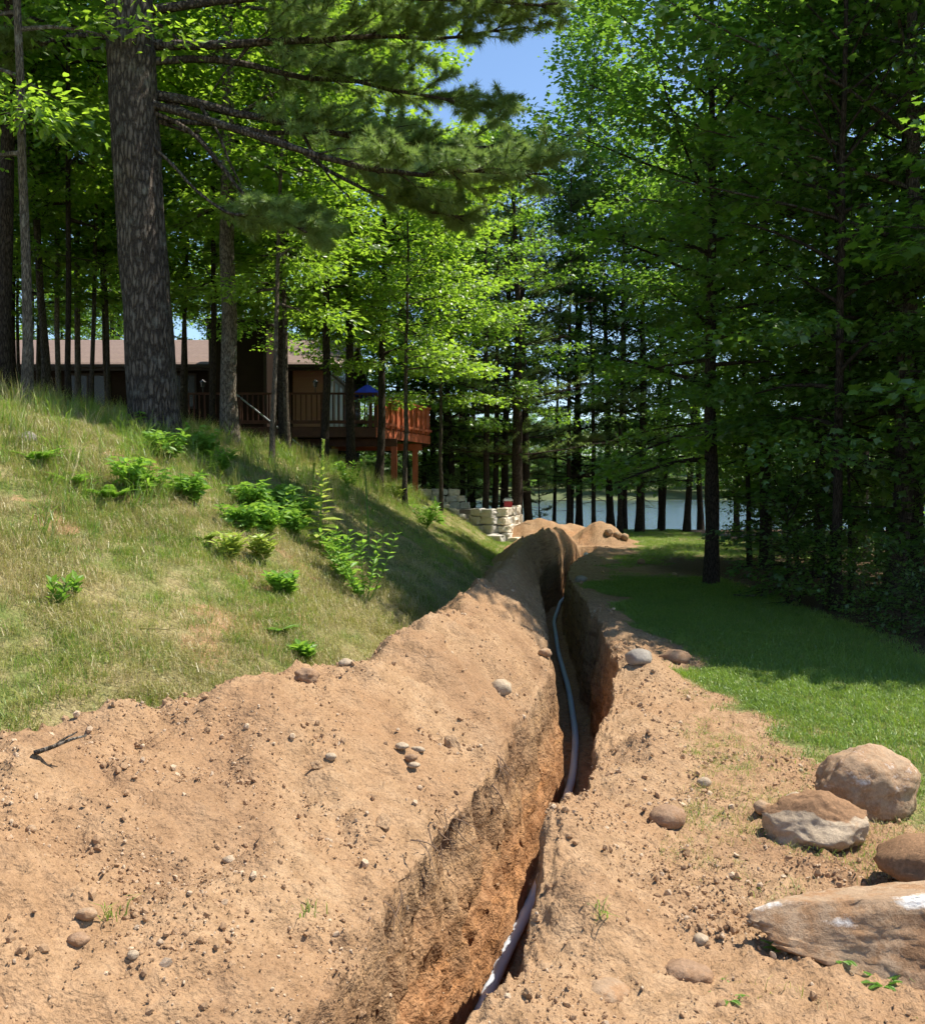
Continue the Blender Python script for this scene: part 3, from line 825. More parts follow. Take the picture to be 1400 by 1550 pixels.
_tv = {}
def tree(kind, px, y, label, group, leaf='leaf', bark='bark_mid', s=1.0, rz=None, x=None, cat='tree', name='tree', zs=1.0, dz=0.0, thick=1.0):
    xx = (px - 700.0) / 1400.0 * y if x is None else x
    if rz is None: rz = float(RNG.rand() * 6.28)
    o = thing(name, label, cat, (xx, y, Hs(xx, y) + dz), rz, group)
    o.scale = (s, s, s * zs)
    if kind not in ('shrub', 'shrubB', 'near', 'edge', 'spruce'): o.rotation_euler = (float(RNG.normal(0, 0.022)), float(RNG.normal(0, 0.022)), rz)
    for part, i, mk in (('trunk', 0, bark), ('crown', 1, leaf)):
        me = TM[kind][i]
        if not len(me.materials): me.materials.append(M[mk])
        c = bpy.data.objects.new(part, me); COL.objects.link(c); c.parent = o
        c.material_slots[0].link = 'OBJECT'; c.material_slots[0].material = M[mk]
        if part == 'trunk' and thick != 1.0: c.scale = (thick, thick, 1)
    return o

def big_pine():
    rs = np.random.RandomState(77)
    tr, cw = MB(), MB()
    y0 = 12.0
    b = at(236, 670, y0); gz = Hs(b.x, b.y)
    prof = [(236, 690, 44), (236, 668, 41), (234, 640, 38.5), (229, 560, 36), (224, 480, 35.5), (217, 400, 35), (211, 300, 35), (205, 200, 35), (200, 100, 34.5), (196, 0, 34), (190, -150, 32), (184, -350, 28), (180, -600, 22), (178, -900, 14), (178, -1150, 4)]
    pts = np.array([np.array(at(px, py, y0)) for px, py, r in prof]); rad = np.array([r / 1400 * y0 for _, _, r in prof])
    t = np.linspace(0, len(pts) - 1, 90)
    P = np.stack([np.interp(t, np.arange(len(pts)), pts[:, i]) for i in range(3)], 1); R = np.interp(t, np.arange(len(pts)), rad)
    for _ in range(3): P[1:-1] = (P[:-2] + 2 * P[1:-1] + P[2:]) / 4; R[1:-1] = (R[:-2] + 2 * R[1:-1] + R[2:]) / 4
    tr.tube(P, R, 40, rough=0.07, seed=3)
    def px3(l_): return [np.array(at(a_, b_, 12.0 + (10.5 - c_) * 0.55)) for a_, b_, c_ in l_]
    limbs = [
        ([(200, 65, 10.5), (300, 70, 10.3), (380, 64, 10.1), (470, 60, 9.9), (560, 55, 9.7), (660, 60, 9.5), (800, 40, 9.3)], 0.075, 0.40, 17, 0.95),
        ([(205, 140, 10.5), (290, 150, 10.2), (350, 172, 10.0), (450, 188, 9.8), (560, 215, 9.5), (680, 225, 9.3), (780, 225, 9.1)], 0.07, 0.52, 17, 0.9),
        ([(205, 150, 10.5), (330, 185, 10.9), (480, 235, 11.2), (600, 265, 11.2), (720, 255, 11.2), (830, 262, 11.2)], 0.06, 0.5, 16, 0.9),
        ([(205, 95, 10.5), (330, 85, 9.9), (420, 110, 9.5), (540, 125, 9.2), (680, 150, 9.0), (760, 175, 8.9)], 0.055, 0.45, 15, 0.85),
        ([(200, 20, 10.5), (360, -5, 10.4), (520, -10, 10.4), (700, 0, 10.4), (850, 5, 10.4)], 0.06, 0.35, 16, 0.95),
        ([(195, -60, 10.5), (360, -70, 9.8), (560, -55, 9.3), (760, -50, 9.0), (860, -30, 8.9)], 0.06, 0.35, 15, 0.95),
        ([(205, 160, 10.5), (290, 190, 10.6), (340, 260, 10.4), (385, 315, 10.2), (440, 335, 10.1), (500, 345, 10.0)], 0.032, 0.62, 13, 0.5),
        ([(205, 190, 10.5), (270, 260, 11.0), (330, 320, 11.2), (400, 330, 11.3), (470, 350, 11.4)], 0.025, 0.6, 10, 0.5),
        ([(205, 180, 10.5), (400, 190, 9.6), (500, 260, 9.4), (580, 300, 9.2), (660, 320, 9.1), (700, 330, 9.1)], 0.035, 0.62, 11, 0.6),
        ([(200, 120, 10.5), (330, 200, 9.9), (450, 200, 9.4), (590, 200, 9.0), (700, 275, 8.7), (830, 240, 8.5)], 0.04, 0.6, 13, 0.8),
        ([(190, 60, 10.5), (120, 50, 10.2), (40, 75, 10.0), (-60, 70, 9.8)], 0.04, 0.55, 8, 0.6),
        ([(190, -40, 10.5), (100, -60, 10.0), (0, -50, 9.6), (-120, -40, 9.3)], 0.045, 0.4, 11, 0.8),
    ]
    for l_, r, st, ns, sb in limbs:
        pine_limb(tr, cw, px3(l_), r, rs, st * 0.85, int(ns * 1.9), sb, 20, 0.13, 0.008, 24)
    for p in ([(215, 175, 10.5), (300, 205, 10.0), (345, 260, 9.8), (378, 312, 9.7)], [(300, 155, 10.2), (330, 200, 10.2), (350, 250, 10.2), (375, 300, 10.1)],
              [(450, 188, 9.8), (470, 225, 9.7), (500, 270, 9.6), (530, 300, 9.5)], [(380, 64, 10.1), (360, 90, 10.0), (340, 110, 9.9), (320, 140, 9.8)],
              [(420, 62, 10.0), (450, 90, 9.9), (510, 110, 9.8), (560, 130, 9.7)], [(230, 30, 10.5), (255, 45, 10.2), (270, 60, 10.1), (300, 70, 10.0)], [(190, 75, 10.5), (150, 72, 10.2), (130, 76, 10.1), (100, 70, 10.0)]):
        tr.tube(np.array(px3(p)), np.linspace(0.028, 0.008, 4), 5)
    # upper whorls, above the picture
    top = at(180, -950, y0).z
    for w in range(7):
        z = 9.4 + (top - 9.4) * w / 7
        for k in range(3):
            az = rs.rand() * 6.28; ln_ = 3.0 * (1 - 0.09 * w) * rs.uniform(0.6, 1.0)
            if z < 11 and math.cos(az) < 0: ln_ *= 0.7
            q = curve_pts((b.x - 0.4, y0, z), (math.cos(az), math.sin(az), 0.25), ln_, 5, 0.1, rs, 0.05)
            pine_limb(tr, cw, q, 0.045, rs, 0.35, 8, 0.8, 12, 0.14, 0.014, 9)
    o = thing('pine_tree', 'massive pine with furrowed grey trunk on the grass bank', 'tree', (b.x, b.y, gz))
    for nm, mb, mt, sm in (('trunk', tr, 'bark_pine', True), ('crown', cw, 'needle', False)):
        me = mb.mesh(nm, sm)
        me.transform(Matrix.Translation((-b.x, -b.y, -gz)))
        obj(nm, me, M[mt], o)
big_pine()

# --- trees standing on the bank in front of the house, each one told apart
tree('tallA', 347, 15.0, 'pale barked trunk catching the sun right beside the dark chimney', 'trees between the bank and the house', 'leaf_bright', 'bark_grey', 1.0, thick=1.0)
tree('tallB', 411, 14.0, 'thin pale young tree with a straight slender trunk before the chimney corner', 'trees between the bank and the house', 'leaf_bright', 'bark_grey', 0.8, thick=0.42)
tree('tallC', 431, 19.5, 'dark thick trunk directly to the lake side of the chimney', 'trees between the bank and the house', 'leaf_bright', 'bark_dark', 0.9, thick=0.9)
tree('tallB', 492, 20.0, 'dark slim trunk crossing the gable corner of the house', 'trees between the bank and the house', 'leaf_bright', 'bark_dark', 0.95, thick=0.8)
tree('tallA', 531, 21.5, 'dark leaning trunk in front of the blue umbrella', 'trees between the bank and the house', 'leaf_bright', 'bark_dark', 0.9, thick=0.85)
tree('mapleB', 575, 22.5, 'dark trunk in front of the red deck corner', 'trees between the bank and the house', 'leaf_bright', 'bark_dark', 0.85, zs=1.05, thick=0.8)
tree('tallB', 322, 19.0, 'thin dark trunk close behind the pale barked trunk', 'trees between the bank and the house', 'leaf_bright', 'bark_dark', 0.9, thick=0.6)
tree('youngB', 610, 20.0, 'bright leafy young maple spreading in front of the deck', 'trees between the bank and the house', 'leaf_bright', 'bark_mid', 0.95, x=-1.25)
tree('youngB', 470, 17.0, 'young maple with sunlit layered sprays hanging over the roof', 'trees between the bank and the house', 'leaf_bright', 'bark_mid', 0.95, x=-3.2)
tree('youngB', 690, 26.0, 'young maple with sunlit leaves past the deck corner', 'trees between the bank and the house', 'leaf_bright', 'bark_mid', 1.0, x=-0.6)
# --- the wood at the far left
LEFT = [(6, 13, 1.3, 'bark_dark', 'tallC'), (46, 11.5, 1.0, 'bark_grey', 'tallB'), (22, 20, 1.0, 'bark_dark', 'tallA'), (76, 16.5, 0.95, 'bark_mid', 'tallA'), (90, 19, 0.9, 'bark_grey', 'tallB'), (104, 15.5, 0.8, 'bark_dark', 'tallB'),
        (120, 20, 0.8, 'bark_grey', 'tallC'), (139, 18, 0.6, 'bark_mid', 'tallA'), (167, 19, 0.7, 'bark_mid', 'tallB'), (60, 24, 0.9, 'bark_mid', 'mapleB'), (282, 24, 0.8, 'bark_dark', 'mapleB')]
for i, (px, y, th, bk, kd) in enumerate(sorted(LEFT)):
    nm = ORD[i] if px < 200 else None
    lb = f'{nm} trunk from the picture edge in the wood beside the big pine' if nm else 'dim trunk just behind the big pine, in front of the roof'
    tree(kd, px, y, lb, 'trees in the wood beside the house', 'leaf_bright' if i % 3 else 'leaf', bk, 1.0, thick=th * 0.52)
for k, (x, y, kd) in enumerate([(-9.5, 16.5, 'youngB'), (-6.4, 21, 'youngB'), (-12, 19, 'mapleB'), (-5.0, 24.5, 'youngB'), (-15, 22, 'mapleB'), (-9, 23.5, 'youngB'), (-11.2, 17.2, 'youngB'), (-8.6, 18.6, 'youngB'), (-7.2, 16.0, 'youngB'), (-6.9, 19.5, 'youngB'), (-12.8, 20.5, 'youngB'), (-10.3, 21.5, 'youngB'), (-8.0, 14.0, 'youngB')]):
    tree(kd, 0, y, 'leafy understorey tree in the wood left of the house', 'understorey trees left of the house', 'leaf_bright', 'bark_mid', 0.78 if k > 5 else 1.0, x=x)
# --- the wood behind the house
for k in range(24):
    x = -34 + 36 * ((k * 0.618) % 1.0) + RNG.normal(0, 0.6); y = 42 + 22 * (k / 24.0) + RNG.normal(0, 1)
    if x > -4: y += 0; 
    tree(['mapleA', 'mapleB', 'tallA', 'mapleC', 'tallC'][k % 5], 0, min(y, 60) if x < -6 else 38.5 + (k % 3) * 0.6, 'leafy tree in the wood behind the house', 'trees behind the house', ['leaf', 'leaf_bright', 'leaf'][k % 3], 'bark_dark', 1.15, x=x)
# --- trunks along the lake shore
SHORE_T = [(640, 36, 0.8, 'tallA'), (656, 38, 0.9, 'pineB'), (673, 36, 0.9, 'shoreA'), (700, 37, 0.8, 'pineB'), (717, 38.5, 0.7, 'shoreA'), (748, 33, 0.95, 'pineB'), (783, 32, 1.45, 'pineA'), (800, 33.5, 1.1, 'pineA'),
           (838, 38.2, 0.5, 'shoreA'), (861, 36, 0.6, 'pineB'), (877, 37.5, 0.9, 'shoreA'), (899, 36, 0.55, 'pineB'), (924, 37.8, 1.0, 'shoreA'), (938, 35.5, 0.7, 'shoreA'), (969, 36.5, 1.1, 'pineB'), (1003, 37.5, 0.6, 'shoreA'), (1040, 36.5, 0.9, 'shoreA')]
for i, (px, y, th, kd) in enumerate(SHORE_T):
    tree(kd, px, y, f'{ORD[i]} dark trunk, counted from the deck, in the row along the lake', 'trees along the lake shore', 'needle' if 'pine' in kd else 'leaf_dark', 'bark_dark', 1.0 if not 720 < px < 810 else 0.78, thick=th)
for k, (x, y, kd) in enumerate([(1.3, 35, 'spruce'), (0.2, 37, 'spruce'), (3.0, 36, 'spruce'), (6.6, 37.5, 'shrub'), (8.5, 38, 'shrub')]):
    if kd == 'spruce': tree(kd, 0, y, ['small conifer with open tiers beyond the stone wall', 'small conifer low between the lakeside trunks', 'small conifer just behind the far soil mound'][k], 'small conifers by the lake', 'needle', 'bark_dark', [0.75, 0.9, 0.6][k], x=x)
for k, (px, y, kd, s, lf) in enumerate([(735, 31.5, 'mapleB', 0.95, 'leaf'), (690, 33.5, 'mapleA', 1.0, 'leaf_bright'), (862, 38.0, 'mapleB', 1.5, 'leaf'), (764, 34.5, 'pineA', 0.75, 'needle'), (945, 38.6, 'mapleA', 1.45, 'leaf'), (1060, 38.6, 'mapleA', 1.2, 'leaf_dark'), (1000, 39.0, 'edge', 1.2, 'leaf_dark')]):
    tree(kd, px, y, ['maple just beyond the stone wall', 'bright maple past the end of the deck', 'maple over the far soil mounds', 'tall pine with pale green tiers over the stone wall', 'maple over the sunny far lawn', 'maple by the water behind the lawn-edge maple', 'dark maple low over the water past the far lawn'][k], 'trees between the stone wall and the lake', lf, 'bark_dark', s, zs=1.0, thick=0.8 / s)
# --- the maple at the lawn edge and the dark wood beside it
tree('edge', 1078, 16.0, 'tall spreading maple with a dark trunk at the lawn edge', None, 'leaf', 'bark_dark', 0.97, rz=0.5, zs=1.0, thick=0.9)
RIGHT = [(1135, 20, 0.6, 'tallB'), (1166, 23, 0.7, 'mapleC'), (1206, 26, 0.7, 'shoreA'), (1240, 17.5, 0.9, 'mapleC'), (1302, 21, 1.2, 'tallC'), (1345, 17.0, 0.6, 'tallB'), (1330, 19.5, 0.5, 'mapleB'), (1388, 14.5, 1.2, 'mapleC'),          (1270, 31, 0.9, 'pineB'), (1325, 33, 1.0, 'pineA'), (1115, 34, 0.8, 'shoreA'), (1366, 28, 0.8, 'tallC')]
for i, (px, y, th, kd) in enumerate(sorted(RIGHT)):
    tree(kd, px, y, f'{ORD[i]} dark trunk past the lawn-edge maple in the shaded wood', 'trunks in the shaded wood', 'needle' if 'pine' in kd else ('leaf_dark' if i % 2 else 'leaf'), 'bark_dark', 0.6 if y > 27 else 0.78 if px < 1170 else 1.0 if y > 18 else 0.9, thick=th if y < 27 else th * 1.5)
tree('near', 0, 10.4, 'near maple whose lobed leaves hang in from the picture edge', 'near maples beyond the picture edge', 'leaf', 'bark_mid', 0.82, x=7.6, rz=0.4, zs=0.8)
tree('near', 0, 13.2, 'near maple with sprays above the shaded lawn', 'near maples beyond the picture edge', 'leaf', 'bark_mid', 1.0, x=6.2, rz=3.3, zs=1.05)
tree('mapleC', 0, 19.5, 'dense maple behind the lawn-edge maple', None, 'leaf', 'bark_dark', 0.95, x=6.4)
tree('mapleB', 0, 22.3, 'added dense maple before the far sunny lawn', None, 'leaf', 'bark_dark', 0.72, x=6.0)  # put in so its crown shades the far end of the heap
tree('edge', 0, 12.6, 'maple added on the wood edge nearest the boulders', None, 'leaf_dark', 'bark_dark', 0.92, x=5.1, rz=2.4, thick=0.55)  # added crown, throws shade on the heap and trench
tree('edge', 0, 14.4, 'dense maple added just in front of the lawn-edge maple', None, 'leaf_dark', 'bark_dark', 0.9, x=5.8, rz=4.0, thick=0.6)  # also added, thickens the shade over the trench
for k in range(16):
    x = 8.5 + 22 * ((k * 0.618) % 1.0); y = 11 + 27 * ((k * 0.382 + 0.1) % 1.0)
    if y < 13 and x < 10: x += 3
    if y > 24: x = max(x, 15.0) + 2
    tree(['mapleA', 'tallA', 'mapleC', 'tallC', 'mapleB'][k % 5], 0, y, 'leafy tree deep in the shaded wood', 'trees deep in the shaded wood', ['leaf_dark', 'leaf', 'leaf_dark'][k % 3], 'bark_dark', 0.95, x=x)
# --- low growth along the edge of the shaded wood
for k in range(12):
    y = 9.5 + 12 * ((k * 0.618 + 0.15) % 1.0); x = 5.6 + 3.2 * ((k * 0.382 + 0.2) % 1.0)
    tree('sapling', 0, y, 'thin leafy sapling in the shaded wood beside the lawn', 'saplings in the shaded wood', 'leaf_dark', 'bark_dark', float(RNG.uniform(0.9, 1.3)), x=x, name='sapling', cat='sapling')
for k in range(26):
    y = 7.8 + 19 * ((k * 0.618 + 0.3) % 1.0); x = 4.75 + 3.6 * ((k * 0.382) % 1.0) ** 1.2
    if y > 21.5: x += 3.2
    kd = ['shrub', 'shrubB', 'sapling', 'shrub', 'shrubB'][k % 5]
    tree(kd, 0, y, 'low leafy bush in the undergrowth of the shaded wood', 'undergrowth bushes in the shaded wood', 'leaf_dark', 'bark_dark', float(RNG.uniform(0.7, 1.15)) * (0.5 if x / y * 1400 > 520 else 0.9), x=x, name='bush', cat='bush')
# ------------------------------------------------------------------ house
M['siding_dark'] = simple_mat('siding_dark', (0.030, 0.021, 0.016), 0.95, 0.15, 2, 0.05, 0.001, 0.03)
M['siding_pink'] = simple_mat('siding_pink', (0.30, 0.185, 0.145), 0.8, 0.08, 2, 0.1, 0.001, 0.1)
M['shingle'] = simple_mat('shingle', (0.205, 0.148, 0.125), 0.9, 0.22, 9, 0.5, 0.01, 0.15, stretch=(1, 1.6, 1.6))
M['trim_pale'] = simple_mat('trim_pale', (0.55, 0.43, 0.35), 0.7, 0.1)
M['trim_dark'] = simple_mat('trim_dark', (0.035, 0.025, 0.02), 0.6, 0.2)
M['glass'] = simple_mat('glass', (0.02, 0.022, 0.025), 0.22, 0.1, 2, 0.0, 0.001, 0.35)
M['blind'] = simple_mat('blind', (0.62, 0.60, 0.52), 0.35, 0.08, 4, 0.1, 0.002, 0.5)
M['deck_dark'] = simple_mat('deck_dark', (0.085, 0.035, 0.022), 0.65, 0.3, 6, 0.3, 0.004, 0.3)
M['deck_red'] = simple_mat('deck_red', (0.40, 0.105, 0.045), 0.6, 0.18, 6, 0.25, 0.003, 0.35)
M['metal_grey'] = simple_mat('metal_grey', (0.32, 0.35, 0.37), 0.4, 0.1, 5, 0.1, 0.002, 0.5, 0.7)
M['black'] = simple_mat('black', (0.02, 0.02, 0.02), 0.5, 0.2)
M['blue'] = simple_mat('blue_canvas', (0.045, 0.075, 0.52), 0.8, 0.1, 5, 0.1, 0.002, 0.2)
M['concrete'] = simple_mat('concrete', (0.42, 0.36, 0.30), 0.9, 0.15)

HX, HXL, HY0, HY1, HYB, FZ = -4.3, -19.0, 29.0, 34.0, 39.0, 3.45
EZ, RZ = 5.60, 7.08
def build_house():
    h = thing('house', 'low brown house with pinkish shingled roof above the bank', 'house', (HX, HY0, 2.0))
    def part(name, mb, mat, parent=h, smooth=False):
        me = mb.mesh(name, smooth); me.transform(Matrix.Translation((-HX, -HY0, -2.0)))
        return obj(name, me, mat, parent)
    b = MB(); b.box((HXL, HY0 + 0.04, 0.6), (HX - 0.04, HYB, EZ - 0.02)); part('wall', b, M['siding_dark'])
    # gable core
    b = MB(); b.prism([(HX - 0.3, HY0 + 0.04, EZ - 0.05), (HX - 0.3, HY1, RZ - 0.16), (HX - 0.3, HYB, EZ - 0.05)], (0.26, 0, 0)); part('gable', b, M['siding_pink'])
    z = FZ - 0.15
    k = 0
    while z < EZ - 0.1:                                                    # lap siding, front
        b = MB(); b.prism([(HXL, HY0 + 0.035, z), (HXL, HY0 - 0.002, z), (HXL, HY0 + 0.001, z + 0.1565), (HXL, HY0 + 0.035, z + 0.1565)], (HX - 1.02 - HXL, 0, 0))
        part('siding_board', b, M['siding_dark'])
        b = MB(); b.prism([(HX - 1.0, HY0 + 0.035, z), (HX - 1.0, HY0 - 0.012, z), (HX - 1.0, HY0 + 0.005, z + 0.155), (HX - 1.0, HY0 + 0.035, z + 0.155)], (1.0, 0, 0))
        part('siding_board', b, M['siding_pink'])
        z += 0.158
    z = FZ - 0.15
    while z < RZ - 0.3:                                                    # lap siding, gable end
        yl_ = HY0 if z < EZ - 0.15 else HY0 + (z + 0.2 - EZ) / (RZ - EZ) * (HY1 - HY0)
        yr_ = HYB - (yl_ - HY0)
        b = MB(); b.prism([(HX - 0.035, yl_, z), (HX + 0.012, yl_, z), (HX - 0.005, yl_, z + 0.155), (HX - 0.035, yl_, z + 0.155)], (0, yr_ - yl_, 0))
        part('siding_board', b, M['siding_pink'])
        z += 0.158
    # roof
    e0, ov = 0.42, 0.45
    sl = (RZ - EZ) / (HY1 - HY0 + 0)
    ze = EZ - sl * e0 + 0.06
    roof = None
    b = MB(); b.prism([(HXL - 0.4, HY0 - e0, ze), (HXL - 0.4, HY1, RZ + 0.06), (HXL - 0.4, HY1, RZ - 0.08), (HXL - 0.4, HY0 - e0, ze - 0.14)], (HX + ov - HXL + 0.4, 0, 0))
    roof = part('roof', b, M['shingle'])
    b = MB(); b.prism([(HXL - 0.4, HYB + e0, ze), (HXL - 0.4, HYB + e0, ze - 0.14), (HXL - 0.4, HY1, RZ - 0.08), (HXL - 0.4, HY1, RZ + 0.06)], (HX + ov - HXL + 0.4, 0, 0))
    part('roof', b, M['shingle'])
    for i in range(1, 26):                                                 # courses of shingles
        t0 = i / 26.0
        yy = HY0 - e0 + (HY1 - HY0 + e0) * t0; zz = ze + (RZ + 0.06 - ze) * t0
        b = MB(); b.prism([(HXL - 0.4, yy - 0.03, zz + 0.004), (HXL - 0.4, yy + 0.19, zz + 0.2 * sl + 0.018), (HXL - 0.4, yy + 0.19, zz + 0.19 * sl), (HXL - 0.4, yy - 0.03, zz - 0.006)], (HX + ov - HXL + 0.39, 0, 0))
        part('shingle_course', b, M['shingle'], roof)
    b = MB(); b.box((HXL - 0.4, HY0 - e0 - 0.03, ze - 0.20), (HX + ov, HY0 - e0 - 0.003, ze - 0.01)); part('fascia', b, M['trim_dark'])
    b = MB(); b.box((HXL - 0.4, HY0 - e0 - 0.13, ze - 0.11), (HX + ov - 0.02, HY0 - e0 - 0.033, ze - 0.015)); part('gutter', b, M['trim_dark'])
    for s in (1, -1):
        ya = HY0 - e0 if s == 1 else HYB + e0
        b = MB(); b.prism([(HX + ov + 0.003, ya, ze - 0.22), (HX + ov + 0.003, ya, ze + 0.02), (HX + ov + 0.003, HY1, RZ + 0.08), (HX + ov + 0.003, HY1, RZ - 0.16)], (0.035, 0, 0))
        part('rake_board', b, M['trim_pale'])
    # corner trim
    b = MB(); b.box((HX - 0.02, HY0 - 0.03, FZ - 0.1), (HX + 0.035, HY0 + 0.10, EZ - 0.1)); part('corner_trim', b, M['trim_pale'])
    # gable windows: two tall sliding doors and a slanted transom over them
    x = HX + 0.02
    for y0, y1 in ((29.55, 30.65), (30.78, 31.9), (32.03, 33.15)):
        f = MB()
        for lo, hi in (((x, y0, FZ + 0.05), (x + 0.05, y0 + 0.09, FZ + 1.9)), ((x, y1 - 0.09, FZ + 0.05), (x + 0.05, y1, FZ + 1.9)),
                       ((x, y0 + 0.09, FZ + 1.81), (x + 0.05, y1 - 0.09, FZ + 1.9)), ((x, y0 + 0.09, FZ + 0.05), (x + 0.05, y1 - 0.09, FZ + 0.14))):
            f.box(lo, hi)
        w = part('sliding_door', f, M['trim_pale'])
        p = MB(); p.box((x + 0.005, y0 + 0.092, FZ + 0.142), (x + 0.02, y1 - 0.092, FZ + 1.808)); part('pane', p, M['blind'], w)
    for (y0, y1, zb) in ((29.7, 31.5, FZ + 2.0), (31.65, 33.6, FZ + 2.0)):
        zt = lambda yy: EZ + (yy - HY0) / (HY1 - HY0) * (RZ - EZ) - 0.42
        f = MB(); f.prism([(x, y0, zb), (x, y1, zb), (x, y1, zt(y1)), (x, y0, zt(y0))], (0.045, 0, 0)); w = part('window', f, M['trim_pale'])
        p = MB(); p.prism([(x + 0.046, y0 + 0.08, zb + 0.08), (x + 0.046, y1 - 0.08, zb + 0.08), (x + 0.046, y1 - 0.08, zt(y1) - 0.11), (x + 0.046, y0 + 0.08, zt(y0) - 0.07)], (0.006, 0, 0)); part('pane', p, M['glass'], w)
    # front windows deep in the shade
    for x0, x1 in ((-9.6, -8.3), (-12.4, -11.0), (-15.4, -14.0)):
        f = MB()
        for lo, hi in (((x0, HY0 - 0.05, 4.2), (x0 + 0.07, HY0 - 0.014, 5.3)), ((x1 - 0.07, HY0 - 0.05, 4.2), (x1, HY0 - 0.014, 5.3)), ((x0 + 0.07, HY0 - 0.05, 5.23), (x1 - 0.07, HY0 - 0.014, 5.3)), ((x0 + 0.07, HY0 - 0.05, 4.2), (x1 - 0.07, HY0 - 0.014, 4.27)), (((x0 + x1) / 2 - 0.03, HY0 - 0.05, 4.27), ((x0 + x1) / 2 + 0.03, HY0 - 0.014, 5.23))):
            f.box(lo, hi)
        w = part('window', f, M['trim_dark'])
        p = MB(); p.box((x0 + 0.072, HY0 - 0.03, 4.272), (x1 - 0.072, HY0 - 0.016, 5.228)); part('pane', p, M['glass'], w)
    # lower level pale panel under the deck
    b = MB(); b.box((-4.75, HY0 - 0.03, 2.2), (-3.9 + 0.0, HY0 + 0.03, 2.95)); part('basement_door', b, M['concrete'])
    # chimney chase
    cx0, cx1, cy0, cy1, ct = -7.50, -5.80, 27.5, 28.985, 6.62
    b = MB(); b.box((cx0, cy0, 1.2), (cx1, cy1, ct)); ch = part('chimney', b, M['siding_dark'])
    z = 3.0
    while z < ct - 0.15:
        b = MB(); b.prism([(cx0 + 0.1, cy0 - 0.002, z), (cx0 + 0.1, cy0 - 0.008, z), (cx0 + 0.1, cy0 - 0.0065, z + 0.1565), (cx0 + 0.1, cy0 - 0.002, z + 0.1565)], (cx1 - cx0 - 0.2, 0, 0)); part('siding_board', b, M['siding_dark'], ch)
        z += 0.158
    for xa in (cx0 - 0.01, cx1 - 0.09):
        b = MB(); b.box((xa, cy0 - 0.03, 1.2), (xa + 0.1, cy0 - 0.003, ct)); part('corner_trim', b, M['trim_dark'], ch)
    b = MB(); b.box((cx0 - 0.1, cy0 - 0.1, ct + 0.003), (cx1 + 0.1, cy1 + 0.1, ct + 0.10)); part('chimney_cap', b, M['trim_dark'], ch)
    b = MB(); b.tube([(-6.72, 28.2, ct + 0.1), (-6.72, 28.2, ct + 0.42)], 0.11, 14, True); part('flue', b, M['metal_grey'], ch, True)
    b = MB(); b.tube([(-6.72, 28.2, ct + 0.44), (-6.72, 28.2, ct + 0.50), (-6.72, 28.2, ct + 0.54)], [0.16, 0.16, 0.04], 14, True); part('flue_cap', b, M['metal_grey'], ch)
build_house()

